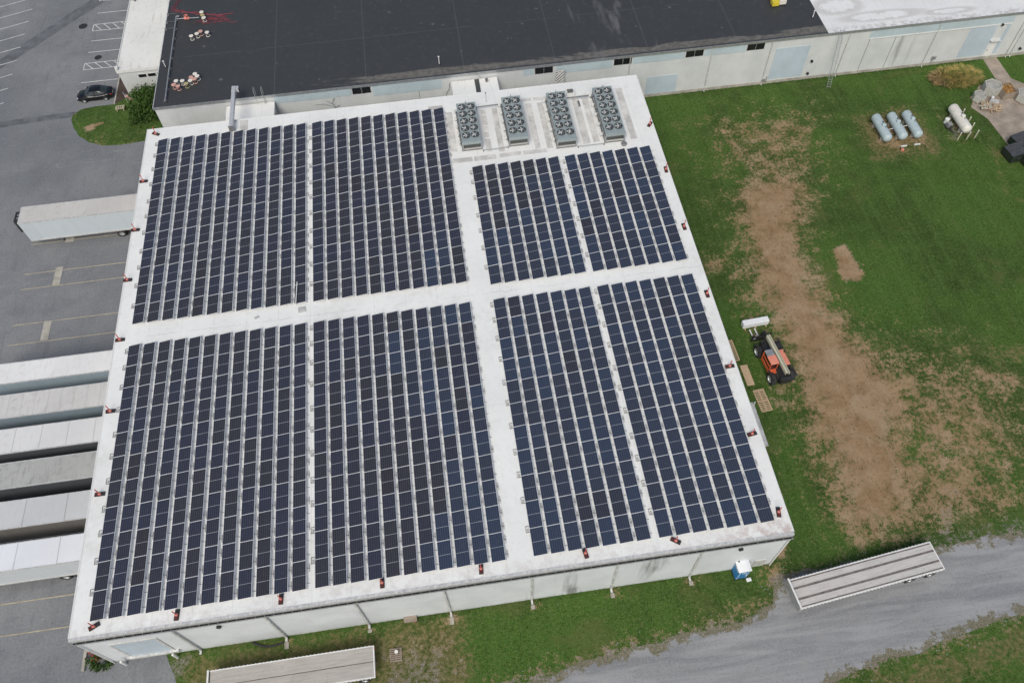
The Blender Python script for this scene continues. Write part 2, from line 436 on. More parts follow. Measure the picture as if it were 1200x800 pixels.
for nm, arr in (('dirt', dirt), ('dry', dry), ('gravel', grav)):
    a = me.attributes.new(nm, 'FLOAT', 'POINT'); a.data.foreach_set('value', arr.ravel().astype(np.float32))
me.materials.append(M['ground'])
ground = bpy.data.objects.new('ground', me); col.objects.link(ground); struct(ground)

# asphalt yard and car park
edge = ragged([(4.4, .05), (4.9, -1.2), (5.6, -2.6), (6.2, -6), (7, -14), (8, -60)], .4, .07, 3)
edge = [p for p in edge if True][:-1]
edge = ragged([(4.4, .05), (4.9, -1.2), (5.6, -2.6), (6.2, -6), (7, -14), (8, -60)], .4, .07, 3)
k_end = next(i for i, p in enumerate(edge) if p[1] < -59.4)
sheet('asphalt_yard', edge[:k_end] + [(8, -60), (-160, -60), (-160, 200), (-.5, 200), (-.5, .05)], .006, M['asphalt'])
# gravel road with a ragged verge, its edge distance kept as an attribute
def grid_sheet(name, outline, z, mat, step, soft_w):
    P = np.array(outline); x0, y0 = P.min(0); x1, y1 = P.max(0)
    bm = bmesh.new(); vs_ = [bm.verts.new((p[0], p[1], z)) for p in outline]; f = bm.faces.new(vs_); f.normal_update()
    if f.normal.z < 0: bmesh.ops.reverse_faces(bm, faces=[f])
    for a, lo, hi in ((0, x0, min(x1, 110)), (1, max(y0, -30), y1)):
        for c in np.arange(lo + step, hi, step):
            pc = (c, 0, 0) if a == 0 else (0, c, 0); pn = (1, 0, 0) if a == 0 else (0, 1, 0)
            bmesh.ops.bisect_plane(bm, geom=bm.verts[:] + bm.edges[:] + bm.faces[:], plane_co=pc, plane_no=pn)
    bmesh.ops.triangulate(bm, faces=bm.faces[:])
    me = bpy.data.meshes.new(name); bm.to_mesh(me); bm.free()
    co = np.zeros(len(me.vertices) * 3); me.vertices.foreach_get('co', co); co = co.reshape(-1, 3)
    d = sdist(outline, co[:, 0], co[:, 1]); e = np.clip(1 - np.abs(d) / soft_w, 0, 1)
    at = me.attributes.new('edge', 'FLOAT', 'POINT'); at.data.foreach_set('value', e.astype(np.float32))
    me.materials.append(mat); o = bpy.data.objects.new(name, me); col.objects.link(o); return struct(o)
grid_sheet('gravel_road', road_outline, .010, M['gravel'], .8, 1.5)

# concrete pad and path in the far right corner
sheet('concrete_pad', [(99.9, 52.6), (101.0, 50.2), (101.3, 45.4), (101.6, 40), (112, 40), (113.5, 56.2), (108.6, 55.6), (107.4, 56.98), (105.2, 56.98), (102.6, 56.2)], .012, M['concrete'])
sheet('concrete_path', [(105.4, 56.99), (107.4, 56.99), (107.5, 61.15), (105.6, 61.15)], .016, M['concrete'])

# grass island by the car park, gently mounded
isl = [(-14.1, 70.2), (-13.2, 71.1), (-11.5, 71.35), (-8.9, 71.35), (-7.1, 72.85), (-.3, 72.85), (-.3, 63.7), (-4.0, 63.6), (-7.3, 63.4), (-9.3, 63.6), (-11.2, 64.5), (-12.6, 65.8), (-13.6, 67.6), (-14.2, 69.2)]
bm = bmesh.new(); cx, cy = -7, 68
rings = [1.0, .97, .9, .75, .5, .25]; zs = [.008, .06, .10, .13, .15, .16]; rv = []
iso = ragged(isl, .5, .03, 9)
for k, z in zip(rings, zs): rv.append([bm.verts.new((cx + (p[0] - cx) * k, cy + (p[1] - cy) * k, z)) for p in iso])
for a, b in zip(rv, rv[1:]):
    for i in range(len(a)):
        j = (i + 1) % len(a); bm.faces.new((a[i], a[j], b[j], b[i]))
bm.faces.new(rv[-1]); bmesh.ops.recalc_face_normals(bm, faces=bm.faces)
me = bpy.data.meshes.new('grass_island'); bm.to_mesh(me); bm.free(); me.materials.append(M['ground'])
a = me.attributes.new('dirt', 'FLOAT', 'POINT'); dv = []
for v in me.vertices:
    dv.append(.85 if (Vector((v.co.x + 11.0, v.co.y - 67.3)).length < .9) else (.30 if v.co.y < 65.6 else .12))
a.data.foreach_set('value', dv)
a = me.attributes.new('dry', 'FLOAT', 'POINT'); a.data.foreach_set('value', [.28] * len(dv))
o = bpy.data.objects.new('grass_island', me); col.objects.link(o); struct(o)
sheet('mulch_bed', ragged([(-8.8, 71.5), (-8.8, 77.2), (-7.25, 77.2), (-7.25, 72.9), (-7.0, 71.8)], .3, .03, 2), .018, M['mulch'])
mb = MB(); mb.box(-9.02, -8.84, 71.4, 96, 0, .13); struct(mb.build('kerb', M['landing'], bevel=.02))

# asphalt repairs, drains and painted lines
sheet('asphalt_patch', ragged([(-40, 69.6), (-40, 68.0), (-23.2, 69.2), (-13.9, 69.75), (-13.8, 70.75), (-23.4, 70.4)], .6, .06, 4), .010, M['patch'])
sheet('asphalt_patch', ragged([(-34, 75.0), (-32.6, 73.6), (-25.65, 81.2), (-13.0, 95.0), (-6, 103), (-7.5, 104.5), (-14.3, 96.6), (-26.2, 83.4)], .6, .06, 6), .010, M['patch'])
def strip(mb, p, q, w, z=.014):
    p, q = Vector(p), Vector(q); n = Vector((-(q - p).y, (q - p).x)).normalized() * w / 2
    mb.poly([(p + n).to_tuple() + (z,), (p - n).to_tuple() + (z,), (q - n).to_tuple() + (z,), (q + n).to_tuple() + (z,)])
mb = MB()
for y in (91.9, 85.45, 82.92, 76.5, 73.85): strip(mb, (-13.95, y), (-9.1, y), .11)
for y0, y1 in ((94.9, 96.4), (87.75, 89.25), (79.2, 80.55)):
    strip(mb, (-14.1, y0), (-9.1, y0), .11); strip(mb, (-14.1, y1), (-9.1, y1), .11); strip(mb, (-14.1, y0 + .06), (-14.1, y1 - .06), .11, .0145)
    for k in range(4):
        x = -13.95 + k * 1.25; strip(mb, (x, y1 - .06), (x + 1.1, y0 + .06), .10, .0145)
for k in range(-4, 9):
    y = 74.1 + 2.93 * k; x = -23.65
    strip(mb, (x, y), (x - 5.3, y - 1.75), .11)
struct(mb.build('parking_lines', M['line_white']))
mb = MB()
for y in (48.25, 43.85, 41.7, 36.83, 34.25, 29.6, 6.35, 3.58): strip(mb, (-15.4, y), (-.4, y), .10)
struct(mb.build('bay_lines', M['line_yellow']))
for x0, x1, y0, y1 in ((-12.0, -11.2, 41.8, 44.35), (-12.0, -11.2, 34.4, 36.9), (-11.6, -10.6, 48.0, 48.9)):
    mb = MB(); mb.box(x0, x1, y0, y1, .0, .02); struct(mb.build('landing_pad', M['landing']))

# ------------------------------------------------------------------ building materials
def membrane(name, base, dirt, seam_x=3.05, seam_y=0.0, amt=.5, hot=None, streak=0.0):
    m, b, t = new_mat(name, base, .55); o = t.obj(); s = t.xyz(o)
    n1 = t.noise(o, .22, 5, .6); n2 = t.noise(o, 1.6, 8, .7); n3 = t.noise(o, 8, 3, .6)
    c = t.mix(t.ramp(n1, .35, .65), base, tuple(x * .93 for x in base))
    c = t.mix(t.m('MULTIPLY', t.ramp(n2, .5, .78), amt), c, dirt)
    c = t.mix(t.m('MULTIPLY', t.ramp(n3, .60, .72), amt * .45), c, dirt)
    if seam_x:
        fx = t.m('FRACT', t.m('DIVIDE', s[0], seam_x)); sm = t.m('LESS_THAN', fx, .035 / seam_x * 1.6)
        c = t.mix(t.m('MULTIPLY', sm, .28), c, dirt)
    if seam_y:
        fy = t.m('FRACT', t.m('DIVIDE', s[1], seam_y)); sm = t.m('LESS_THAN', fy, .06 / seam_y)
        c = t.mix(t.m('MULTIPLY', sm, .22), c, dirt)
    return m, b, t, c, o, s, n1, n2, n3
m, b, t, c, o, s, n1, n2, n3 = membrane('white_roof_membrane', (.80, .805, .775), (.50, .48, .45), 3.05, 15.2, .30)
# weathering along the near eave and its right-hand end
ev = t.m('MULTIPLY', t.ramp(s[1], 1.6, .2), t.ramp(n2, .42, .62))
c = t.mix(t.m('MULTIPLY', ev, .35), c, (.50, .44, .40))
sp_ = t.noise(o, 3.6, 4, .75)
c = t.mix(t.m('MULTIPLY', t.ramp(sp_, .52, .72), .28), c, (.54, .53, .50))
pt = t.m('MULTIPLY', t.ramp(t.noise(o, .11, 5, .6, .6), .52, .66), t.ramp(n2, .35, .6)); c = t.mix(t.m('MULTIPLY', pt, .22), c, (.50, .49, .46))
ev2 = t.m('MULTIPLY', t.m('MULTIPLY', t.ramp(s[1], 2.6, .3), t.ramp(s[0], 48, 55.5)), t.ramp(n2, .40, .60))
c = t.mix(t.m('MULTIPLY', ev2, .65), c, (.46, .36, .32))
# faint hairline wrinkles across the centre aisle
wr = t.m('ABSOLUTE', t.m('SUBTRACT', s[1], t.m('ADD', 27.5, t.m('MULTIPLY', t.m('SUBTRACT', n2, .5), .9))))
c = t.mix(t.m('MULTIPLY', t.ramp(wr, .05, .015), t.m('MULTIPLY', t.ramp(n1, .42, .55), .45)), c, (.40, .38, .34))
t._set(b.inputs['Base Color'], c); t._set(b.inputs['Normal'], t.bump(n3, .08, .02)); M['roof'] = m

m, b, t, c, o, s, n1, n2, n3 = membrane('black_roof_membrane', (.039, .041, .043), (.074, .076, .077), 0, 0, .70)
b.inputs['Roughness'].default_value = .62
for k, xx in enumerate((13.9, 24.9, 36.8, 48.0, 59.6, 70.8)):
    ln = t.m('ABSOLUTE', t.m('SUBTRACT', s[0], xx)); c = t.mix(t.m('MULTIPLY', t.ramp(ln, .06, .02), .40), c, (.13, .14, .14))
ln = t.m('ABSOLUTE', t.m('SUBTRACT', s[1], 70.2)); c = t.mix(t.m('MULTIPLY', t.m('MULTIPLY', t.ramp(ln, .07, .02), t.ramp(n1, .45, .5)), .35), c, (.13, .14, .14))
band = t.noise(t.scale(o, (.16, 1.0, 1)), 1.0, 6, .65, .8)
dist_e = t.m('SUBTRACT', s[1], 61.2)
dep = t.m('MULTIPLY', t.ramp(dist_e, 2.9, .7), t.ramp(s[0], 8, 30))
msk = t.ramp(t.m('ADD', dep, t.m('MULTIPLY', t.m('SUBTRACT', band, .5), 1.9)), .62, .80)
msk = t.m('MULTIPLY', msk, t.ramp(dist_e, .15, .55))
c = t.mix(t.m('MULTIPLY', msk, .78), c, t.mix(t.ramp(n2, .35, .65), (.10, .094, .082), (.19, .178, .155)))
pond = t.m('MULTIPLY', t.ramp(t.noise(t.scale(o, (.5, .12, 1)), .9, 5, .6), .56, .70), t.m('MULTIPLY', t.ramp(s[0], 46, 54), t.ramp(s[0], 66, 58)))
c = t.mix(t.m('MULTIPLY', pond, .7), c, (.14, .14, .14))
c = t.mix(t.m('MULTIPLY', t.ramp(t.noise(o, 1.1, 2, .5), .72, .76), .5), c, (.16, .165, .165))
t._set(b.inputs['Base Color'], c); M['black_roof'] = m

m, b, t, c, o, s, n1, n2, n3 = membrane('weathered_white_membrane', (.74, .74, .73), (.42, .41, .39), 2.6, 0, .45)
for ex, ey, rx, ry in ((90.0, 63.6, 4.4, .75), (85.2, 66.3, 2.4, 1.3), (98.8, 63.0, 2.6, .5)):
    q = t.m('ADD', t.m('POWER', t.m('DIVIDE', t.m('SUBTRACT', s[0], ex), rx), 2), t.m('POWER', t.m('DIVIDE', t.m('SUBTRACT', s[1], ey), ry), 2))
    q = t.m('ADD', q, t.m('ADD', t.m('MULTIPLY', t.m('SUBTRACT', n2, .5), 2.2), t.m('MULTIPLY', t.m('SUBTRACT', n1, .5), 2.5)))
    rim = t.m('MULTIPLY', t.ramp(q, .35, .95), t.ramp(q, 2.6, 1.1)); c = t.mix(t.m('MULTIPLY', rim, .42), c, (.36, .34, .31))
c = t.mix(t.m('MULTIPLY', t.ramp(s[1], 62.6, 61.5), t.m('MULTIPLY', t.ramp(n2, .42, .6), .6)), c, (.36, .35, .33))
t._set(b.inputs['Base Color'], c); M['old_roof'] = m

m, b, t, c, o, s, n1, n2, n3 = membrane('annex_roof_membrane', (.74, .74, .70), (.40, .38, .32), 0, 0, .40)
st = t.noise(t.scale(o, (1.2, .18, 1)), 1.0, 6, .7)
c = t.mix(t.m('MULTIPLY', t.ramp(st, .54, .70), .6), c, (.46, .42, .34))
t._set(b.inputs['Base Color'], c); M['annex_roof'] = m

def wall_mat(name, base, ribs=0.0, stains=(), rough=.6):
    m, b, t = new_mat(name, base, rough); o = t.obj(); s = t.xyz(o)
    n1 = t.noise(o, .35, 5, .6); st = t.noise(t.scale(o, (2.2, 2.2, .16)), 1.2, 6, .7)
    c = t.mix(t.ramp(n1, .3, .7), tuple(x * .92 for x in base), tuple(min(1, x * 1.06) for x in base))
    c = t.mix(t.m('MULTIPLY', t.ramp(st, .55, .75), .30), c, tuple(x * .62 for x in base))
    c = t.mix(t.m('MULTIPLY', t.ramp(s[2], .5, .0), t.m('MULTIPLY', t.ramp(st, .35, .6), .5)), c, (.16, .15, .12))
    for sx, sz, wx, wz in stains:
        q = t.m('ADD', t.m('POWER', t.m('DIVIDE', t.m('SUBTRACT', s[0], sx), wx), 2), t.m('POWER', t.m('DIVIDE', t.m('SUBTRACT', s[2], sz), wz), 2))
        k = t.m('MULTIPLY', t.ramp(q, 1.2, .0), t.ramp(st, .34, .62))
        c = t.mix(t.m('MULTIPLY', k, .62), c, (.12, .12, .11))
    t._set(b.inputs['Base Color'], c)
    if ribs:
        f = t.m('FRACT', t.m('DIVIDE', t.m('ADD', s[0], s[1]), ribs)); h = t.ramp(t.m('ABSOLUTE', t.m('SUBTRACT', f, .5)), .40, .5)
        t._set(b.inputs['Normal'], t.bump(h, .5, .03))
    return m
M['wall'] = wall_mat('painted_block_wall', (.62, .645, .66), stains=((38.7, 2.6, .7, 4.2), (45.2, 3.8, .8, 3.6), (45.9, 4.8, 1.1, 2.4), (39.1, .9, .8, 1.2), (2.2, .6, 1.2, .8)))
M['wall_b'] = wall_mat('cream_block_wall', (.59, .605, .60), stains=((92.6, 3.0, .55, 3.2), (94.4, 2.8, .30, 2.6)))
M['panel_blue'] = wall_mat('translucent_blue_sheet', (.46, .55, .58), ribs=.30, rough=.4)
M['door_blue'] = wall_mat('pale_blue_door', (.46, .54, .60), ribs=.5, rough=.45)
M['metal'] = pm('galvanised_metal', (.42, .43, .43), .45, .6, var=.15, scale=4, dirt=(.2, .19, .17), dirt_amt=.4)
M['trim'] = pm('grey_edge_metal', (.62, .62, .60), .5, .3, var=.18, scale=3, dirt=(.2, .19, .17), dirt_amt=.6)
M['dark'] = pm('dark_void', (.018, .02, .02), .7)
M['glass'] = pm('dark_window_glass', (.012, .014, .016), .15, var=.3)
M['black'] = pm('black_rubber', (.022, .022, .024), .75, var=.3)
M['white_paint'] = pm('white_paint', (.72, .72, .70), .45, var=.06, dirt=(.4, .38, .34), dirt_amt=.4)

H = 7.69
W, D = 56.64, 56.38
# ------------------------------------------------------------------ the warehouse under the panels
wh = thing('warehouse', 'large square white roofed warehouse carrying the rows of solar panels', 'warehouse')
mb = MB(); mb.box(-.02, W, .22, D, H - .35, H); mb.build('roof', [M['roof']], wh)
mb = MB(); mb.box(-.04, W + .02, -.02, .215, H - .30, H + .015)                       # near eave metal
for k in range(1, 20): mb.box(k * 2.83 - .06, k * 2.83 + .06, -.03, .12, H + .0155, H + .05)
mb.build('edge_trim', [M['trim']], wh)
mb = MB(); mb.box(-.10, -.022, .22, D, H - .30, H + .02); mb.box(W + .002, W + .08, .22, D, H - .30, H + .02); mb.box(-.10, W + .08, D + .002, D + .07, H - .30, H + .02)
mb.build('edge_trim', [M['white_paint']], wh)
mb = MB(); mb.box(.0, W - .02, .05, D - .05, 0, H - .36)
for x in (7.3, 14.45, 21.45, 28.43, 35.43, 42.37, 49.3): mb.box(x - .25, x - .22, .035, .049, .1, H - .5)
mb.build('wall', [M['wall']], wh)
mb = MB()                                                                          # gutter, an open U channel
mb.box(.1, W, -.23, -.025, H - .52, H - .49); mb.box(.1, W, -.23, -.21, H - .485, H - .32); mb.box(.1, W, -.045, -.025, H - .485, H - .32)
for k in range(80): mb.box(.4 + k * .71, .43 + k * .71, -.205, -.05, H - .345, H - .325)
mb.build('gutter', [M['metal']], wh)
mb = MB(); mb.poly([(.12, -.205, H - .47), (W, -.205, H - .47), (W, -.05, H - .47), (.12, -.05, H - .47)]); mb.build('gutter_shade', [M['black']], wh)  # dark sheet painted in for the gutter's shaded inside
for x in (7.3, 14.45, 21.45, 28.43, 35.43, 42.37, 49.3):
    mb = MB(); mb.box(x - .07, x + .07, -.16, -.02, .12, H - .53); mb.box(x - .085, x + .085, -.42, -.02, .06, .2)
    for z in (1.5, 3.6, 5.6): mb.box(x - .1, x + .1, -.175, .04, z, z + .06)
    mb.build('downspout', [M['trim']], wh)
d = MB().box(2.05, 5.35, .0, .046, 1.15, 5.05).build('dock_door', [M['door_blue']], wh)
mb = MB(); mb.box(1.85, 2.05, -.02, .045, .9, 5.25); mb.box(5.35, 5.55, -.02, .045, .9, 5.25); mb.box(2.051, 5.349, -.018, .045, 5.06, 5.25); mb.box(1.6, 5.8, -.16, .045, .75, 1.1)
mb.build('door_frame', [M['trim']], d)
MB().box(54.85, 55.85, -.03, .045, .08, 1.75).build('personnel_door', [M['trim']], wh)
for x in (10.64, 52.67): MB().cyl((x, .05, 5.85), (x, -.12, 5.85), .2, seg=14).build('wall_vent', [M['dark']], wh)
mb = MB(); mb.cyl((.18, -.06, .05), (.18, -.06, H - .5), .05); mb.build('corner_pipe', [M['white_paint']], wh)
mb = MB(); mb.cyl((W - .1, -.06, .05), (W - .1, -.06, H - .5), .055); mb.build('corner_pipe', [M['white_paint']], wh)
M['walkpad'] = concrete_mat('grey_walkway_pad', (.60, .59, .56))
pads = [(33.75, 34.5, 47.2, 53.6), (37.78, 38.36, 52.6, 53.45), (37.75, 38.36, 50.85, 52.45), (37.8, 38.3, 50.0, 50.65), (37.75, 38.25, 48.9, 49.7), (37.72, 38.3, 46.6, 48.6), (39.05, 39.67, 46.4, 53.5), (43.02, 43.66, 46.2, 53.6), (44.35, 45.0, 46.0, 53.55),
        (48.4, 49.2, 46.1, 53.55), (49.55, 50.28, 46.2, 53.5), (53.72, 54.45, 46.0, 54.5), (42.6, 43.8, 54.0, 54.5), (44.0, 45.7, 54.0, 54.5), (33.8, 36.0, 45.4, 46.1), (36.2, 38.6, 45.4, 46.1), (39.0, 41.4, 45.5, 46.1), (41.6, 44.2, 45.5, 46.1), (31.9, 33.5, 54.35, 54.95), (10.4, 11.3, 54.5, 56.2)]
for x0, x1, y0, y1 in pads: MB().box(x0, x1, y0, y1, H + .002, H + .02).build('walkway_pad', [M['walkpad']], wh)

# ------------------------------------------------------------------ solar rows
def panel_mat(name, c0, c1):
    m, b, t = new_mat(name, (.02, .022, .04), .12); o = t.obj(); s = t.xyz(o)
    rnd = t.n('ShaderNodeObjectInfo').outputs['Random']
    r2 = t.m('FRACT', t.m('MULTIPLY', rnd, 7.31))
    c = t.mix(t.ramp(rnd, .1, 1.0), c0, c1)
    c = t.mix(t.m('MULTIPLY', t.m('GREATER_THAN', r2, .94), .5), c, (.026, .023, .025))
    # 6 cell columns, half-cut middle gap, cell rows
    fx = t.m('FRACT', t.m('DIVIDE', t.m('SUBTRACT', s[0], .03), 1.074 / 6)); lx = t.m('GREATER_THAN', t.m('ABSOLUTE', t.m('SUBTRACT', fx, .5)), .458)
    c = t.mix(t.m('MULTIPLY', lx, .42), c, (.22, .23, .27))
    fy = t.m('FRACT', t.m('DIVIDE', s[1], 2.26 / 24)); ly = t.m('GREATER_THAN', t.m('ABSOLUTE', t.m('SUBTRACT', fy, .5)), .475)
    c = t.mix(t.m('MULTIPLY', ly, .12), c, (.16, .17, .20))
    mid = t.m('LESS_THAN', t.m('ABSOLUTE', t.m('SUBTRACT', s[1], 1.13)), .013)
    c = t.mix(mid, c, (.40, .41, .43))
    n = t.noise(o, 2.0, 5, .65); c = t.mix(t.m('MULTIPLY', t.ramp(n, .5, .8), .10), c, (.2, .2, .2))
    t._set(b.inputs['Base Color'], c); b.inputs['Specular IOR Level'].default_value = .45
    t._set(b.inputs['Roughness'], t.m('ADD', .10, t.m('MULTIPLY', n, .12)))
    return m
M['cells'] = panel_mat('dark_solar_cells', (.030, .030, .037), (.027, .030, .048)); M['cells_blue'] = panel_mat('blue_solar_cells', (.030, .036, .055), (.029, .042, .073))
M['frame'] = pm('silver_frame', (.80, .81, .82), .4, .15, var=.04)
M['deflector'] = pm('pale_deflector_sheet', (.70, .71, .71), .45, .2, var=.10, scale=2)
M['block'] = concrete_mat('ballast_concrete', (.50, .50, .49))
M['bracket'] = pm('dull_bracket_metal', (.22, .22, .225), .55, .4, var=.2)
PW, PL = 1.134, 2.282
mb = MB()
mb.box(.016, PW - .016, .018, PL - .018, -.006, .0, 0)
for x0, x1, y0, y1 in ((0, .014, 0, PL), (PW - .014, PW, 0, PL), (.0145, PW - .0145, 0, .016), (.0145, PW - .0145, PL - .016, PL)):
    mb.box(x0, x1, y0, y1, -.038, .004, 1)
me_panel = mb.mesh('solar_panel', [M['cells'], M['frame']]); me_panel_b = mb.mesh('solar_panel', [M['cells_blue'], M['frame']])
TILT = R(-9.5)
def bracket_mesh(block):
    mb = MB()
    mb.box(.0, .25, .0, .03, .03, .05, 1); mb.box(.0, .03, .0, .04, .055, .24, 1)
    if block: mb.box(.07, .21, -.30, -.02, .0, .09, 0); mb.box(.07, .21, .05, .33, .0, .09, 0)
    return mb.mesh('ballast_tray' if block else 'support_bracket', [M['block'], M['bracket']])
me_tray, me_brk = bracket_mesh(True), bracket_mesh(False)
mb = MB(); mb.box(.0, .045, .0, .05, .0, .05, 0); mb.box(-.30, .0, .0, .035, .0, .05, 0); mb.box(-.30, .0, .50, .535, .0, .05, 0); mb.box(-.32, -.301, .0, .535, .0, .05, 0); mb.box(-.25, -.08, .10, .30, .01, .08, 1)
me_edge = mb.mesh('ballast_tray', [M['bracket'], M['block']])
defl = {}
def deflector(n):
    if n not in defl:
        L = n * 2.3 - .1; mb = MB(); mb.poly([(.0, .05, .275), (.0, L, .275), (.045, L, .03), (.045, .05, .03)]); mb.poly([(-.03, .05, .275), (-.03, L, .275), (.0, L, .276), (.0, .05, .276)])
        mb.poly([(.045, .05, .03), (.045, L, .03), (.09, L, .028), (.09, .05, .028)])
        defl[n] = mb.mesh('wind_deflector', [M['deflector']], fix=False)
    return defl[n]
def ordn(k): return ['first', 'second', 'third', 'fourth', 'fifth', 'sixth', 'seventh', 'eighth', 'ninth', 'tenth', 'eleventh', 'twelfth'][k]
blocks = [  # name, from which end it is counted, x0, pitch, rows, y0, panels
    ('far left block', 'beside the left roof edge', 1.42, 1.40, 12, 29.0, 11),
    ('far block left of the condensers', 'beside the narrow aisle', 18.60, 1.386, 11, 29.0, 11),
    ('near left block', 'beside the left roof edge', 1.42, 1.40, 12, 1.25, 11),
    ('near block left of the wide aisle', 'beside the narrow aisle', 18.60, 1.386, 11, 1.25, 11),
    ('left short block before the condensers', 'beside the wide aisle', 35.80, 1.386, 7, 28.35, 7),
    ('right short block before the condensers', 'beside the narrow aisle', 45.95, 1.386, 7, 28.35, 7),
    ('near block right of the wide aisle', 'beside the wide aisle', 35.80, 1.386, 7, 1.25, 11),
    ('near block along the right roof edge', 'beside the narrow aisle', 45.93, 1.386, 7, 1.25, 11)]
rng = random.Random(11)
from mathutils import noise as mnoise
def bluer_at(x, y):  # picks the bluer cells, more of them towards the right and near side
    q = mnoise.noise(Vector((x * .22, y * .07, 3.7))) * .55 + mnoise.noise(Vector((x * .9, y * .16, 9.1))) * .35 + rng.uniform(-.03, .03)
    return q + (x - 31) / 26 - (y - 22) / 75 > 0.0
for bn, side, x0, pitch, nr, y0, npan in blocks:
    for k in range(nr):
        if k == 0: lab = 'leftmost row of dark solar panels in the ' + bn
        elif k == nr - 1: lab = 'rightmost row of dark solar panels in the ' + bn
        else: lab = ordn(k) + ' solar row from the left in the ' + bn
        row = thing('solar_panel_row', lab, 'solar panels', (x0 + k * pitch, y0, H), 0, 'rows of solar panels on the white roof')
        for j in range(npan):
            link('solar_panel', me_panel_b if bluer_at(x0 + k * pitch, y0 + j * 2.3) else me_panel, row, (0, j * 2.3, .115 + rng.uniform(-.006, .006)), (0, TILT + R(rng.uniform(-.35, .35)), 0))
        link('wind_deflector', deflector(npan), row, (1.125, 0, .020))
        has = rng.random() < .8
        for j in range(npan * 2):
            y = .5 + j * 1.15
            if rng.random() < (.42 if (j + k) % 5 else .9): link('ballast_tray', me_tray, row, (1.135, y + rng.uniform(-.05, .05), .004))
            else: link('support_bracket', me_brk, row, (1.135, y, .004))
        if k == 0:
            for j in range(npan): link('ballast_tray', me_edge, row, (0, j * 2.3 + (.2 if j % 3 else 0) + .9 + (1.1 if j < npan - 1 else .4), .004))

# ------------------------------------------------------------------ condensers at the far end of the roof
M['cond'] = pm('grey_green_casing', (.33, .385, .385), .45, .25, var=.08, scale=2, dirt=(.2, .2, .18), dirt_amt=.3)
M['coil'] = pm('condenser_coil', (.10, .105, .10), .5, .5, var=.25, scale=14)
M['blade'] = pm('pale_fan_blade', (.50, .52, .52), .45, .1, var=.05)
mb = MB(); mb.lathe([(.45, .0), (.45, .10), (.415, .10), (.405, .012), (.0001, .012)], seg=24, mi=0)
M['shroud'] = pm('dark_fan_well', (.045, .052, .052), .6)
me_ring = mb.mesh('fan_shroud', [M['shroud']], smooth=True)
mb = MB()
for k in range(5):
    a = 2 * math.pi * k / 5; u = Vector((math.cos(a), math.sin(a), 0)); w = Vector((-math.sin(a), math.cos(a), 0))
    mb.poly([u * .10 - w * .04 + Vector((0, 0, .01)), u * .37 - w * .03 + Vector((0, 0, .03)), u * .38 + w * .10 + Vector((0, 0, -.045)), u * .10 + w * .06 + Vector((0, 0, -.03))])
mb.cyl((0, 0, -.06), (0, 0, .05), .10, seg=12)
me_blade = mb.mesh('fan_blades', [M['blade']], fix=False)
mb = MB()
for rr in (.25, .42): mb.torus((0, 0, 0), rr, .004, 24, 4)
for k in range(3):
    a = math.pi * k / 3; mb.cyl((math.cos(a) * .45, math.sin(a) * .45, 0), (-math.cos(a) * .45, -math.sin(a) * .45, 0), .006, seg=4)
me_guard = mb.mesh('fan_guard', [M['bracket']])
def condenser(lab, x0, x1, y0, y1, rows):
    t_ = thing('condenser_unit', lab, 'condenser', (x0, y0, H), 0, 'condenser units on the white roof')
    w, d, h = x1 - x0, y1 - y0, 1.26
    mb = MB(); mb.box(0, w, 0, d, h - .36, h); mb.box(-.03, w + .03, -.03, .02, h - .38, h + .03); mb.box(-.03, w + .03, d - .02, d + .03, h - .38, h + .03)
    cs = mb.build('casing', [M['cond']], t_)
    mb = MB(); mb.box(.12, w - .12, .16, d - .16, .26, h - .361); mb.build('coil', [M['coil']], t_)
    for yy in (0, d / 3, 2 * d / 3, d - .08):
        for xx in (0, w - .08): MB().box(xx, xx + .08, yy, yy + .08, .06, h - .361).build('leg', [M['metal']], t_)
    mb = MB(); mb.box(-.1, w + .1, -.06, .12, 0, .06); mb.box(-.1, w + .1, d - .12, d + .06, 0, .06)
    for xx in (-.06, w - .06): mb.box(xx, xx + .12, .13, d - .13, .0, .055)
    mb.build('base_frame', [M['metal']], t_)
    pit = (d - .55) / rows
    for i in range(rows):
        for xx in (w * .27, w * .73):
            f = link('fan', me_ring, t_, (xx, .50 + pit * (i + .5) - .05, h + .001))
            link('fan_blades', me_blade, f, (0, 0, .06), (0, 0, random.uniform(0, 6)))
            link('fan_guard', me_guard, f, (0, 0, .105))
    for yy in [.9 + q * (d - 1.2) / 4 for q in range(5)]:
        mb = MB(); mb.box(-.42, -.09, yy, yy + .16, .35, .62); mb.cyl((-.3, yy + .08, .36), (-.3, yy + .08, .02), .035, seg=8); mb.build('pipe_connection', [M['white_paint']], t_)
    mb = MB(); mb.tube([(-.13, .4, .5), (-.13, d - .3, .5)], .045, 8); mb.tube([(-.16, .5, .86), (-.16, d - .5, .86)], .03, 8); mb.build('header_pipe', [M['bracket']], t_)
    MB().cyl((w * .5, d - .15, h), (w * .5, d - .15, h + .45), .03, seg=6).build('conduit', [M['bracket']], t_)
    return t_
condenser('grey condenser with ten fans standing beside the dark solar rows, leftmost of the four', 35.1, 37.22, 47.12, 53.4, 5)
condenser('second grey condenser from the left, with ten fans and a white box behind it', 40.28, 42.38, 47.0, 53.6, 5)
condenser('third grey condenser from the left, with twelve fans and a louvred box behind', 45.42, 47.55, 45.85, 53.5, 6)
condenser('rightmost grey condenser with twelve fans near the right roof edge', 50.78, 52.95, 45.85, 53.5, 6)
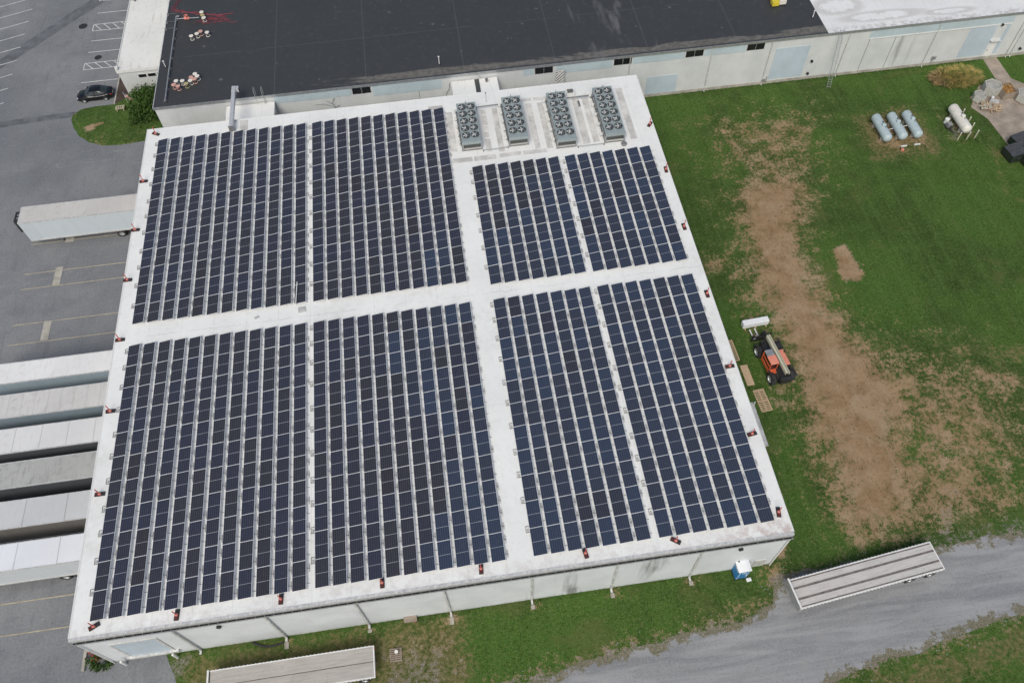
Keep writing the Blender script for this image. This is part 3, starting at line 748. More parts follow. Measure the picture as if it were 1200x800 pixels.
def pipe(name, lab, pts, r, mat, group=None, posts=True):
    t_ = thing(name, lab, 'pipe', pts[0], 0, group); o0 = Vector(pts[0])
    MB().tube([Vector(p) - o0 for p in pts], r, 8).build('pipe_run', [mat], t_, smooth=True)
    if posts:
        for p in pts[::max(1, len(pts) - 1)]:
            q = Vector(p) - o0; MB().box(q.x - .06, q.x + .06, q.y - .06, q.y + .06, H - o0.z + .004, q.z - r).build('support', [M['bracket']], t_)
    return t_
pipe('refrigerant_pipe', 'dark pipe running between the two left condensers at their far ends', [(37.3, 53.45, H + .45), (38.8, 53.5, H + .45), (40.2, 53.5, H + .45)], .06, M['bracket'], 'pipes between condensers')
pipe('refrigerant_pipe', 'dark pipe running between the two right condensers at their far ends', [(47.65, 53.3, H + .45), (49.2, 53.3, H + .45), (50.6, 53.3, H + .45)], .08, M['bracket'], 'pipes between condensers')
pipe('refrigerant_pipe', 'thin grey pipe at the near foot of the two left condensers', [(37.35, 46.75, H + .22), (38.8, 46.7, H + .22), (40.1, 46.8, H + .22)], .035, M['metal'], 'pipes between condensers')
pipe('refrigerant_pipe', 'thin grey pipe at the near foot of the two right condensers', [(47.7, 45.6, H + .22), (49.2, 45.6, H + .22), (50.6, 45.6, H + .22)], .035, M['metal'], 'pipes between condensers')
# small roof fittings round them
mb = MB(); mb.box(0, .95, 0, .8, 0, .5)
t_ = thing('louvred_box', 'small grey louvred box on the roof behind the third condenser', 'vent', (47.9, 53.95, H + .003)); mb.build('housing', [M['white_paint']], t_, bevel=.02)
mb = MB()
for k in range(7): mb.box(.12, .82, .08 + k * .095, .13 + k * .095, .501, .53)
mb.build('louvre', [M['coil']], t_)
t_ = thing('junction_box', 'small white box behind the second condenser', 'box', (41.0, 54.1, H + .003)); MB().box(0, 1.0, 0, .45, .18, .75).build('cabinet', [M['white_paint']], t_, bevel=.03)
mb = MB(); [mb.box(x, x + .06, .1, .35, 0, .178) for x in (.05, .45, .85)]; mb.build('legs', [M['bracket']], t_)
tag(MB().lathe([(.26, 0), (.26, .12), (.32, .13), (.32, .22), (.2, .30), (.001, .32)], seg=18).build('roof_vent', [M['bracket']], loc=(52.75, 45.25, H + .003), smooth=True), 'round dark mushroom vent at the foot of the rightmost condenser', 'vent')
t_ = thing('antenna_mast', 'thin upright pole between the two left condensers at the far roof edge', 'pole', (38.6, 54.6, H + .003)); MB().cyl((0, 0, 0), (0, 0, 1.3), .022, seg=6).build('mast', [M['metal']], t_); MB().cyl((0, 0, 1.25), (0, 0, 1.45), .06, seg=8).build('cap', [M['bracket']], t_)
tag(MB().box(-.02, .22, -.5, .5, 0, .03).build('bracket_strip', [M['bracket']], loc=(49.0, 52.6, H + .02)), 'short dark strip lying between the two right condensers', 'strip')
tag(MB().cyl((0, 0, .05), (.18, 2.55, .30), .045, seg=8).build('loose_pipe', [M['white_paint']], loc=(16.95, 28.85, H + .16)), 'white pipe leaning on a solar row beside the centre aisle', 'pipe')
tag(MB().box(-.35, .35, -.35, .3, 0, .08).build('ballast_slab', [M['block']], loc=(17.5, 28.3, H + .003), rotz=.1), 'grey slab lying in the centre aisle beside the leaning white pipe', 'slab')
tag(MB().box(-.2, .2, -.12, .12, 0, .10).build('ballast_slab', [M['block']], loc=(13.2, 28.0, H + .003), rotz=.4), 'small grey block lying alone in the centre aisle', 'block')

# warning stands round the roof edge
M['red'] = pm('red_paint', (.50, .045, .035), .5, var=.15)
M['darkred'] = pm('dark_red_rubber', (.09, .022, .020), .7, var=.3)
M['pink'] = pm('faded_red_plastic', (.62, .20, .16), .5, var=.15)
mb1 = MB(); mb1.box(-.42, .42, -.17, .17, 0, .10); me_base = mb1.mesh('base', [M['black']])
mb1 = MB(); mb1.box(-.40, .05, -.15, .15, .101, .16); me_plate = mb1.mesh('weight', [M['darkred']])
mb1 = MB(); mb1.cyl((0, 0, .10), (0, 0, 1.05), .042, seg=8); me_pole = mb1.mesh('pole', [M['red']])
mb1 = MB(); mb1.lathe([(.14, .10), (.13, .2), (.05, .34)], seg=12); me_coll = mb1.mesh('collar', [M['pink']], smooth=True)
flags = [(1.01, 55.49, -.5), (.42, 48.14, 0), (.34, 41.17, 0), (.33, 34.6, 0), (.47, 27.43, 0), (.59, 19.75, 0), (.74, 11.82, 0), (1.8, .85, .45), (8.03, .80, 1.5), (15.96, .85, 1.5), (23.79, .95, 1.55), (31.56, .90, 1.5), (39.88, .92, 1.7), (47.17, .85, -.6), (55.96, 1.95, 1.4), (55.97, 9.04, .15), (56.03, 15.88, .05), (56.2, 24.08, 1.6), (56.2, 32.65, 1.6), (56.35, 40.78, 1.5), (56.3, 47.92, .9)]
flab = ['at the far left roof corner', 'on the left roof edge, next after the far corner one', 'on the left roof edge behind the lone white trailer', 'on the left roof edge above the two concrete strips, farther', 'on the left roof edge beside the centre aisle', 'on the left roof edge above the two farthest packed trailers', 'on the left roof edge above the two nearest packed trailers', 'skewed at the near left roof corner',
        'on the near roof edge, first right of the corner one', 'on the near roof edge before the narrow left aisle', 'on the near roof edge, fourth from the left corner', 'on the near roof edge, just left of the wide aisle', 'on the near roof edge, right of the wide aisle', 'turned askew on the near roof edge above the blue toilet', 'at the near right roof corner', 'on the right roof edge, second from the near corner', 'on the right roof edge beside the orange telehandler', 'on the right roof edge below the centre aisle', 'on the right roof edge above the centre aisle', 'on the right roof edge beside the short panel rows', 'on the right roof edge beside the rightmost condenser']
for (x, y, rz), lb in zip(flags, flab):
    s_ = thing('warning_stand', 'red pole stand ' + lb, 'warning stand', (x, y, H + .003), rz, 'red warning stands round the roof edge')
    link('base', me_base, s_); link('weight', me_plate, s_); link('pole', me_pole, s_); link('collar', me_coll, s_)

# ------------------------------------------------------------------ the long neighbouring building
YB, ZB = 61.2, 6.75
fb = thing('factory_building', 'long low factory with black and white flat roof behind the warehouse', 'building')
mb = MB(); mb.box(-.25, 82.28, YB + .02, 170, ZB - .30, ZB); mb.build('roof', [M['black_roof']], fb)
mb = MB(); mb.box(82.282, 170, YB + .02, 170, ZB - .30, ZB + .004); mb.build('roof', [M['old_roof']], fb)
mb = MB(); mb.box(-.22, 169.9, YB + .06, 169.9, 0, ZB - .305); mb.build('wall', [M['wall_b']], fb)
mb = MB(); mb.box(-.34, 170, YB - .05, YB + .016, ZB - .28, ZB + .05); mb.build('edge_trim', [M['metal']], fb)
mb = MB(); mb.box(-.34, -.255, YB + .02, 170, ZB - .28, ZB + .06); mb.build('edge_trim', [M['trim']], fb)
mb = MB(); mb.box(-.2, 169.8, YB + .0, YB + .055, .0, .42); mb.build('plinth', [M['landing']], fb)
for x in (23.0, 45.3, 55.15, 64.2, 72.0):
    w_ = MB().box(x, x + 2.32, YB + .03, YB + .058, ZB - 1.28, ZB - .30).build('window', [M['trim']], fb)
    for k in range(2): MB().box(x + .06 + k * 1.12, x + 1.14 + k * 1.12, YB + .018, YB + .0295, ZB - 1.22, ZB - .33).build('pane', [M['glass']], w_)
for x0, x1, z0 in ((13.7, 22.9, 5.45), (25.5, 33.8, 4.95), (43.9, 45.2, 5.5), (48.0, 54.95, 5.25), (57.6, 64.1, 5.45), (66.6, 71.9, 5.45)):
    MB().box(x0, x1, YB + .01, YB + .056, z0, ZB - .30).build('translucent_panel', [M['panel_blue']], fb)
MB().box(87.95, 107, YB + .008, YB + .056, 5.35, ZB - .30).build('translucent_panel', [M['panel_blue']], fb)
MB().box(87.9, 107, YB - .035, YB + .056, 5.2, 5.34).build('ledge', [M['white_paint']], fb)
for x0, x1, z0, z1 in ((76.0, 80.45, .65, 5.3), (59.7, 63.7, .43, 3.1), (101.6, 105.2, .75, 5.1), (106.5, 107.0, .75, 5.1)):
    MB().box(x0, x1, YB + .022, YB + .057, z0, z1).build('blue_panel', [M['door_blue']], fb)
d_ = MB().box(105.35, 106.4, YB + .02, YB + .057, .43, 2.75).build('personnel_door', [M['white_paint']], fb); MB().box(105.45, 105.55, YB - .03, YB + .019, 1.35, 1.5).build('handle', [M['bracket']], d_)
mb = MB(); mb.box(105.2, 106.55, YB - .35, YB + .05, 2.86, 2.93); mb.build('door_canopy', [M['trim']], fb)
for x in (67.55, 75.2, 85.2, 97.0, 108.6, 109.2, 57.2, 38.5):
    mb = MB(); mb.cyl((x, YB - .06, .1), (x, YB - .06, ZB - .3), .055, seg=8); mb.cyl((x, YB - .06, .16), (x, YB - .28, .06), .06, seg=8); mb.build('downspout', [M['trim']], fb)
mb = MB()
for x in (91.65, 88.2, 12.3, 31.0): mb.box(x - .03, x + .03, YB + .04, YB + .058, .45, 5.1)
mb.build('wall_joint', [M['bracket']], fb)
for x, z in ((81.25, .95), (81.25, 2.85), (105.65, 5.25), (110.2, 1.1)):
    MB().cyl((x, YB + .05, z), (x, YB - .2, z), .16, seg=12).build('wall_vent', [M['dark']], fb)
mb = MB(); mb.tube([(75.75, YB - .1, .3), (75.75, YB - .1, 1.3), (75.9, YB - .1, 1.35)], .04); mb.tube([(75.3, YB - .1, .6), (75.75, YB - .1, .6)], .04); mb.box(75.3, 75.6, YB - .15, YB + .02, .55, .85); mb.build('gas_meter', [M['metal']], fb)
mb = MB(); mb.tube([(98.1, YB - .1, .3), (98.3, YB - .1, 1.4)], .04); mb.box(98.0, 98.5, YB - .2, YB + .02, 1.0, 1.4); mb.build('gas_meter', [M['metal']], fb)

an = thing('office_annex', 'low white roofed annex against the factory beside the car park', 'building')
mb = MB(); mb.box(-7.25, -.37, 72.9, 170, 3.55, 3.82); mb.build('roof', [M['annex_roof']], an)
mb = MB(); mb.box(-7.33, -.37, 72.82, 72.895, 3.50, 3.92); mb.box(-7.33, -7.255, 72.9, 170, 3.50, 3.92); mb.build('edge_trim', [M['white_paint']], an)
mb = MB(); mb.box(-7.2, -.38, 72.95, 169.9, 0, 3.545); mb.build('wall', [M['wall_b']], an)
for x in (-4.95, -3.75, -2.55):
    w_ = MB().box(x, x + 1.1, 72.92, 72.948, 2.45, 3.0).build('window', [M['white_paint']], an); MB().box(x + .05, x + 1.05, 72.905, 72.9195, 2.5, 2.95).build('pane', [M['glass']], w_)
t_ = thing('wall_lamp', 'small white floodlight on the near left corner of the annex roof', 'lamp', (-7.2, 73.2, 3.83)); MB().box(-.16, .16, -.2, .2, .1, .42).build('housing', [M['white_paint']], t_, bevel=.03); MB().box(-.04, .04, -.04, .04, 0, .1).build('bracket', [M['bracket']], t_)
t_ = thing('rooftop_unit', 'small grey fitting on the annex roof by the left eave', 'vent', (-6.6, 88.2, 3.83)); mb = MB(); mb.box(-.5, .5, -.15, .15, 0, .3); mb.box(-.1, .1, -.5, .5, 0, .22); mb.build('body', [M['bracket']], t_)
def ladder(name, lab, p0, p1, w, n, mat):
    p0, p1 = Vector(p0), Vector(p1); t_ = thing(name, lab, 'ladder', p0); d = p1 - p0; sx = Vector((w / 2, 0, 0))
    for s_ in (-1, 1): MB().cyl(sx * s_, d + sx * s_, .035, seg=6).build('rail', [mat], t_)
    mb = MB()
    for k in range(n): q = d * ((k + .7) / n); mb.cyl(q - sx, q + sx, .02, seg=6)
    mb.build('rungs', [mat], t_); return t_
ladder('ladder', 'long aluminium ladder standing on grass and leaning on the factory wall', (83.55, 59.0, 0), (83.75, 60.95, 7.3), .48, 24, M['metal'])
t_ = thing('access_ladder', 'short grey ladder with tall handrails over the factory roof edge', 'ladder', (12.0, YB - .3, 5.9))
for x in (-.25, .65): MB().tube([(x, 0, 0), (x, 0, 2.0), (x + .05, .5, 2.1), (x + .05, .55, .92)], .035).build('rail', [M['metal']], t_)
mb = MB(); [mb.cyl((-.25, 0, z), (.65, 0, z), .025, seg=6) for z in (.2, .45, .7)]; mb.build('rungs', [M['metal']], t_)

# link corridors across the gap
def corridor(lab, x0, x1, joint):
    t_ = thing('link_corridor', lab, 'corridor'); z = 5.85
    mb = MB(); mb.box(x0, x1, D + .08, YB - .06, z - .25, z); mb.build('roof', [M['roof']], t_)
    mb = MB(); mb.box(x0 + .05, x1 - .05, D + .09, YB - .07, 0, z - .255); mb.build('wall', [M['wall_b']], t_)
    mb = MB(); mb.box(x0 - .06, x0 - .002, D + .08, YB - .06, z - .28, z + .05); mb.box(x1 + .002, x1 + .06, D + .08, YB - .06, z - .28, z + .05); mb.box(x0, x1, YB - .16, YB - .062, z + .004, z + .05); mb.build('edge_trim', [M['trim']], t_)
    if joint: MB().box(joint, joint + .55, D + .1, YB - .2, z + .003, z + .09).build('expansion_joint', [M['coil']], t_)
    return t_
corridor('small flat white link roof between warehouse and factory, beside the tall grey duct', 8.0, 13.7, None)
corridor('small flat white link roof with a grey joint behind the left condensers', 35.0, 40.6, 37.85)
t_ = thing('exhaust_duct', 'square grey sheet metal duct bridging from the warehouse roof to the factory', 'duct', (9.65, 54.5, H + .003))
mb = MB(); M['duct'] = pm('bright_duct_metal', (.55, .56, .57), .4, .3, var=.1)
mb.box(-.21, .21, 0, 5.9, .35, .78)
mb.build('duct_run', [M['duct']], t_, bevel=.02)
mb = MB(); mb.box(-.23, .23, 5.91, 6.9, .33, .8); mb.box(.231, .55, 6.3, 6.9, .33, .75); mb.build('hood', [M['duct']], t_, bevel=.02)
mb = MB(); mb.box(.552, .56, 6.34, 6.86, .29, .71); mb.build('hood_mouth', [M['dark']], t_)
mb = MB(); [mb.box(x, x + .08, y, y + .08, 0, .249) for x in (-.26, .18) for y in (.1, 1.6)]; mb.build('support', [M['bracket']], t_)
MB().box(-.30, .30, -.04, -.001, .1, .82).build('end_plate', [M['bracket']], t_)
t_ = thing('slatted_panel', 'white slatted panel leaning against the factory wall behind the third condenser', 'panel', (47.95, YB - .35, 3.6))
Ms = Matrix.Shear('XZ', 4, (0, 0)); mb = MB()
mb.box(0, 1.0, 0, .05, 0, 2.35); mb.build('sheet', [M['bracket']], t_)
mb = MB()
for k in range(9):
    z = -.75 + k * .42; a = (0, z); b_ = (1.0, z + .9)
    pts = [(0, z), (1.0, z + .95), (1.0, z + 1.16), (0, z + .21)]
    cl = [(x, min(2.35, max(0, zz))) for x, zz in pts]
    if max(q[1] for q in cl) - min(q[1] for q in cl) > .05: mb.sidepoly(cl, -.03, -.002)
mb.build('slat', [M['white_paint']], t_)
tag(MB().tube([(0, 0, 0), (.1, .05, .8), (.5, 0, 1.5), (.6, .2, 2.2)], .03).build('wall_cable', [M['bracket']], loc=(34.2, YB - .12, 3.4)), 'dark cable and pipe hanging on the factory wall left of the link roof', 'cable')
mb = MB(); mb.tube([(0, 0, 0), (-.2, .05, .9), (.15, .02, 1.5)], .03); mb.tube([(0, 0, .2), (-1.2, .05, .75), (-2.3, .05, .8)], .02); mb.tube([(0, 0, .5), (-.8, .05, 1.1)], .02); mb.tube([(.0, 0, .2), (.6, .05, .35)], .03)
tag(mb.build('wall_cable', [M['bracket']], loc=(20.6, YB - .12, 3.9)), 'tangle of dark cables on the factory wall between the two link roofs', 'cable')
t_ = thing('link_fitting', 'small grey lamp on the white link roof behind the condensers', 'lamp', (39.3, 60.5, 5.853)); MB().box(-.15, .15, -.2, .2, .1, .35).build('head', [M['bracket']], t_); MB().cyl((0, 0, 0), (0, 0, .1), .04, seg=6).build('stem', [M['metal']], t_)

# ------------------------------------------------------------------ things lying on the black roof
Z = ZB + .004
M['reel_white'] = pm('white_reel', (.72, .68, .60), .5, var=.08); M['reel_red'] = pm('reddish_reel', (.60, .34, .28), .5, var=.12); M['reel_tan'] = pm('tan_reel', (.42, .36, .18), .6, var=.15)
def reel(x, y, mt, lab, hole=True, rot=0):
    t_ = thing('reel', lab, 'reel', (x, y, Z), rot, 'small reels on the black roof')
    MB().lathe([(.001, .55), (.06, .55), (.07, .56), (.27, .56), (.28, .52), (.27, .49), (.08, .49)], seg=16).build('top_flange', [mt], t_, smooth=True)
    MB().cyl((0, 0, .04), (0, 0, .49), .07, seg=10).build('core', [M['bracket']], t_)
    MB().torus((0, 0, .04), .24, .035, 16, 6).build('bottom_ring', [mt], t_, smooth=True)
rw, rr_, rt = M['reel_white'], M['reel_red'], M['reel_tan']
reels = [(4.35, 78.5, rw, 'pale reel at the far end of a row of three beside the red hose'), (4.5, 77.85, rt, 'tan reel in the middle of three beside the red hose'), (4.72, 77.25, rw, 'pale reel at the near end of a row of three beside the red hose'),
         (3.4, 73.7, rw, 'white reel at the left end of the loose line of four'), (4.07, 74.05, rw, 'white reel touching the red one in the line of four'), (4.5, 74.45, rr_, 'red reel in the loose line of four'), (5.34, 74.1, rw, 'white reel standing apart at the right end of the line of four'),
         (2.25, 65.2, rw, 'white reel at the far left end of the packed curved cluster'), (2.02, 64.55, rr_, 'red reel at the left tip of the packed curved cluster'), (2.55, 64.2, rr_, 'red reel at the near left of the packed curved cluster'), (3.0, 65.1, rw, 'wide white reel third from the left of the packed cluster'), (3.5, 64.5, rt, 'tan reel in the middle of the packed cluster'), (3.95, 65.0, rw, 'white reel right of the tan one in the packed cluster'), (4.0, 65.6, rr_, 'red reel at the far middle of the packed cluster'), (4.42, 65.2, rr_, 'red reel at the right side of the packed cluster'), (4.42, 66.15, rw, 'white reel at the far right tip of the packed cluster'), (4.72, 65.7, rw, 'white reel at the right edge of the packed cluster')]
for x, y, mt, lb in reels: reel(x, y - .15, mt, lb)
M['hose'] = pm('red_hose', (.24, .040, .060), .5, var=.2)
def wob(pts, n, amp, seed):
    rg = random.Random(seed); out = []
    for a, b in zip(pts, pts[1:]):
        for k in range(n):
            f = k / n; out.append((a[0] + (b[0] - a[0]) * f + rg.uniform(-amp, amp), a[1] + (b[1] - a[1]) * f + rg.uniform(-amp, amp), .03))
    return out
hp = [(1.2, 90), (.9, 84), (.75, 82.4), (.33, 80.8), (.29, 80.1), (1.2, 79.6), (2.6, 79.2), (3.5, 78.8), (5.7, 78.2), (6.6, 77.7), (7.2, 77.2)]
mb = MB(); mb.tube(wob(hp, 4, .10, 1), .036); mb.tube([(p[0] + .35, p[1] - .05, p[2]) for p in wob(hp, 4, .16, 2)], .032); mb.tube([(p[0] + .18, p[1] + .22, p[2]) for p in wob(hp[3:], 4, .22, 3)], .03)
rg = random.Random(5); ex = [(5.0 + 3.2 * math.sin(k * .9) * rg.random() + rg.uniform(0, 1.4), 77.4 + rg.uniform(-.9, .9), .04) for k in range(22)]; mb.tube(ex, .026); mb.tube([(7.1, 77.2, .03), (7.6, 76.6, .03), (8.2, 76.2, .03), (8.9, 76.3, .03)], .03)
tag(mb.build('red_hose', [M['hose']], loc=(0, 0, Z)), 'long tangled red hose lying across the black roof', 'hose')
t_ = thing('roof_pipeline', 'long grey pipe on low supports along the left side of the black roof', 'pipe', (1.1, 61.9, Z))
MB().tube([(.05, 0, .28), (.0, 6, .28), (-.03, 12, .28), (-.05, 16.4, .28), (.3, 16.4, .28)], .085, 8).build('pipe_run', [M['trim'] if False else M['metal']], t_, smooth=True)
for k in range(9): MB().box(-.17, .19, .3 + k * 1.95, .48 + k * 1.95, 0, .18).build('support', [M['bracket']], t_)
MB().tube([(-.05, 15.9, .28), (1.1, 15.85, .28), (2.9, 15.7, .28)], .06, 8).build('branch_pipe', [M['metal']], t_)
mb = MB(); mb.cyl((1.0, 15.85, .28), (1.7, 15.8, .28), .18, seg=10); mb.cyl((1.35, 15.8, .3), (1.35, 15.8, .7), .12, seg=8); mb.torus((1.35, 15.8, .7), .22, .04, 14, 5); mb.build('valve', [M['pink']], t_)
mb = MB()
for y in (17.3, 15.6, 14.2): mb.tube([(-1.3, y, .15), (-.6, y + .05, .15), (-.1, y, .15)], .016)
for y in (17.3, 15.6, 14.2, 20.6): mb.box(-1.35, -1.1, y - .12, y + .12, 0, .2)
mb.build('cable_stub', [M['bracket']], t_)
for x, y, h, lb in ((.54, 68.51, .9, 'short white vent pipe beside the grey pipeline on the black roof'), (81.34, 64.52, 1.0, 'short white vent pipe at the right end of the black roof'), (33.9, 63.42, 1.1, 'short white vent pipe behind the link roof on the black roof')):
    t_ = thing('vent_pipe', lb, 'vent pipe', (x, y, Z), 0, 'vent pipes on the black roof'); MB().cyl((0, 0, 0), (0, 0, h), .055, seg=8).build('pipe_run', [M['white_paint']], t_); MB().lathe([(.2, 0), (.13, .10), (.06, .13)], seg=12).build('boot', [M['black']], t_); MB().cyl((0, 0, h), (0, 0, h + .08), .10, seg=10).build('cap', [M['white_paint']], t_)
M['yellow'] = pm('yellow_plastic', (.62, .50, .04), .5, var=.12)
t_ = thing('tool_cart', 'small yellow cart with a pale box at the top edge of the black roof', 'cart', (78.0, 68.0, Z)); MB().box(-1.0, -.1, -.6, .3, .15, .75).build('bin', [M['yellow']], t_, bevel=.06); MB().box(-.05, .9, -.4, .5, .15, .85).build('box', [M['reel_white']], t_, bevel=.05); MB().box(-.8, .4, .35, 1.4, .1, .5).build('tray', [M['pink']], t_)
mb = MB(); [mb.cyl((x, y - .05, .1), (x, y + .05, .1), .1, seg=10) for x in (-.8, .7) for y in (-.5, .3)]; mb.build('wheel', [M['black']], t_)

# ------------------------------------------------------------------ trailers backed up to the dock (nose towards -X)
M['tyre'] = pm('tyre_rubber', (.025, .025, .027), .85, var=.3, bump=.2); M['rim'] = pm('wheel_rim', (.50, .51, .51), .4, .5, var=.1)
def tyre_mesh(r, w, name='tyre'):
    mb = MB(); mb.lathe([(r * .58, -w / 2), (r * .93, -w / 2), (r, -w * .33), (r, w * .33), (r * .93, w / 2), (r * .58, w / 2)], axis='Y', seg=22); return mb.mesh(name, [M['tyre']], smooth=True)
def rim_mesh(r, w, name='rim'):
    mb = MB(); mb.lathe([(.001, -w * .30), (r * .25, -w * .34), (r * .30, -w * .22), (r * .50, -w * .22), (r * .585, -w * .46), (r * .585, w * .46), (r * .50, w * .22), (r * .30, w * .22), (r * .25, w * .34), (.001, w * .30)], axis='Y', seg=18); return mb.mesh(name, [M['rim']], smooth=True)
me_ty, me_rm = tyre_mesh(.52, .55), rim_mesh(.52, .55)
def wheel(parent, x, y, z, mt=None, mr=None, rz=0.0):
    w_ = link('wheel', mt or me_ty, parent, (x, y, z), (0, 0, rz)); link('rim', mr or me_rm, w_); return w_
def roof_mat(name, base, dirt, amt, seams):
    m, b, t, c, o, s, n1, n2, n3 = membrane(name, base, dirt, 0, 0, amt)
    st = t.noise(t.scale(o, (1.3, .22, 1)), 1.6, 5, .65); bl = t.noise(o, .9, 7, .72, .8)
    c = t.mix(t.m('MULTIPLY', t.ramp(bl, .52, .70), amt * .9), c, tuple(x * .8 for x in dirt))
    bow = t.m('LESS_THAN', t.m('FRACT', t.m('DIVIDE', s[0], .61)), .06); c = t.mix(t.m('MULTIPLY', bow, .10), c, dirt)
    c = t.mix(t.m('MULTIPLY', t.ramp(st, .5, .72), amt), c, dirt)
    if seams:
        f = t.m('FRACT', t.m('DIVIDE', t.m('ADD', s[0], t.m('MULTIPLY', n1, .12)), seams)); c = t.mix(t.m('MULTIPLY', t.m('LESS_THAN', f, .025), .55), c, tuple(x * .5 for x in dirt))
    b.inputs['Roughness'].default_value = .5; t._set(b.inputs['Base Color'], c); return m
def side_mat(name, base, ribs, dirt_amt=.3, rough=.4):
    m, b, t = new_mat(name, base, rough, .15); o = t.obj(); s = t.xyz(o)
    n = t.noise(t.scale(o, (1, 1, .3)), 1.5, 6, .65); c = t.mix(t.m('MULTIPLY', t.ramp(n, .45, .75), dirt_amt), base, tuple(x * .55 for x in base))
    f = t.m('FRACT', t.m('DIVIDE', s[0], ribs)); l = t.m('LESS_THAN', f, .05); c = t.mix(t.m('MULTIPLY', l, .10), c, tuple(x * .5 for x in base))
    t._set(b.inputs['Base Color'], c); t._set(b.inputs['Normal'], t.bump(t.ramp(t.m('ABSOLUTE', t.m('SUBTRACT', f, .5)), .3, .5), .4, .02)); return m
def trailer(y0, width, top, lab, side, roof, nose=False, rail=True, x_nose=-14.7, L=14.45):
    t_ = thing('box_trailer', lab, 'trailer', (x_nose, y0, 0), 0, 'box trailers backed up to the warehouse')
    w = width
    mb = MB(); mb.box(0, L, 0, w, 1.12, top - .035); mb.build('body', [side], t_)
    mb = MB(); mb.box(.03, L - .03, .05, w - .05, top - .034, top); mb.build('roof', [roof], t_)
    mb = MB(); mb.box(-.01, L + .01, -.025, .045, top - .12, top + .012); mb.box(-.01, L + .01, w - .045, w + .025, top - .12, top + .012); mb.box(-.03, .025, .05, w - .05, top - .12, top + .010); mb.box(L - .025, L + .03, .05, w - .05, top - .12, top + .01)
    mb.build('top_rail', [M['trim']], t_)
    mb = MB(); mb.box(0, L, -.03, -.002, 1.06, 1.24); mb.box(0, L, w + .002, w + .03, 1.06, 1.24)
    for k in range(30): mb.box(.3 + k * .47, .36 + k * .47, -.045, -.031, 1.08, 1.2)
    mb.build('side_rail', [M['trim'] if rail else M['bracket']], t_)
    mb = MB(); mb.box(.1, L - .1, .7, .85, .85, 1.11); mb.box(.1, L - .1, w - .85, w - .7, .85, 1.11); [mb.box(x, x + .08, .05, w - .05, .98, 1.11) for x in np.arange(.4, L, .8)]
    mb.build('chassis', [M['bracket']], t_)
    for yy in (.45, w - .60): mb = MB(); mb.box(2.9, 3.05, yy, yy + .15, .06, 1.05); mb.box(2.8, 3.15, yy - .1, yy + .25, .03, .06); mb.tube([(3.0, yy + .07, .6), (3.8, yy + .07, 1.0)], .03); mb.build('landing_leg', [M['bracket']], t_)
    for xx in (L - 3.3, L - 4.6):
        for yy in (.30, w - .30): wheel(t_, xx, yy, .52)
    mb = MB(); mb.box(L - 2.45, L - 2.40, .02, w - .02, .35, .95); mb.box(L - .1, L - .02, .3, w - .3, .45, .56); mb.build('mudflap', [M['black']], t_)
    if nose:
        mb = MB(); mb.box(-.62, -.032, .45, w - .45, 2.2, 3.95); nb = mb.build('cooling_unit', [M['black']], t_, bevel=.05)
        mb = MB(); [mb.box(-.64, -.621, .7 + k * .2, .82 + k * .2, 3.0, 3.7) for k in range(5)]; mb.box(-.30, -.1, .8, 1.0, 3.901, 4.0); mb.box(-.34, -.1, 1.3, 1.5, 3.901, 3.97); mb.build('grille', [M['metal']], nb)
    mb = MB(); mb.box(-.035, -.02, .35, .5, 1.3, 1.45); mb.box(-.035, -.02, w - .5, w - .35, 1.3, 1.45); mb.build('marker_light', [M['red']], t_)
    return t_
trailer(47.75, 2.42, 4.1, 'lone white box trailer with a black cooling unit on its nose', side_mat('pale_blue_white_side', (.60, .66, .69), 30, .15), roof_mat('beige_dusty_roof', (.56, .54, .51), (.40, .37, .33), .45, 0), nose=True, x_nose=-14.75)
trailer(26.66, 2.34, 4.1, 'white roofed box trailer with smooth side reflecting blue grey, farthest of the packed six', side_mat('blue_reflection_side', (.34, .42, .47), 1.2, .15), roof_mat('smooth_white_roof', (.76, .76, .745), (.52, .50, .47), .4, 0))  # blue reflection on a white side, painted into its colour
trailer(22.78, 2.55, 4.1, 'box trailer with a streaky beige roof and many dark seams, second of the packed six', side_mat('shaded_grey_side', (.26, .33, .38), .42, .2), roof_mat('seamed_beige_roof', (.60, .59, .57), (.38, .35, .31), .5, 1.22))  # bluish shade of the gap painted into a white side
trailer(18.98, 2.55, 4.1, 'box trailer with a clean pale roof and shaded charcoal side, third of the packed six', side_mat('shaded_charcoal_side', (.10, .11, .12), 1.2, .2), roof_mat('seamed_white_roof', (.68, .68, .67), (.5, .49, .46), .3, 2.44))  # dark side tone takes in the shade of the narrow gap
trailer(15.42, 2.55, 4.1, 'box trailer with a grimy grey roof and ribbed shaded side, fourth of the packed six', side_mat('ribbed_shaded_side', (.10, .11, .12), .20, .3), roof_mat('grimy_grey_roof', (.42, .42, .40), (.24, .24, .22), .75, 0))  # shade from the next trailer painted into the ribbed side
trailer(11.55, 2.58, 4.1, 'box trailer with a light grey seamed roof and shaded side, fifth of the packed six', side_mat('shaded_brown_side', (.20, .19, .175), 1.2, .3), roof_mat('light_grey_roof', (.55, .56, .56), (.44, .43, .42), .25, 3.6))  # gap shade painted into the side as a brownish grey
trailer(7.72, 2.42, 4.1, 'box trailer with the brightest white roof, nearest of the packed six', side_mat('white_side', (.60, .64, .66), 1.2, .15), roof_mat('bright_white_roof', (.74, .76, .78), (.6, .61, .62), .2, 3.6))

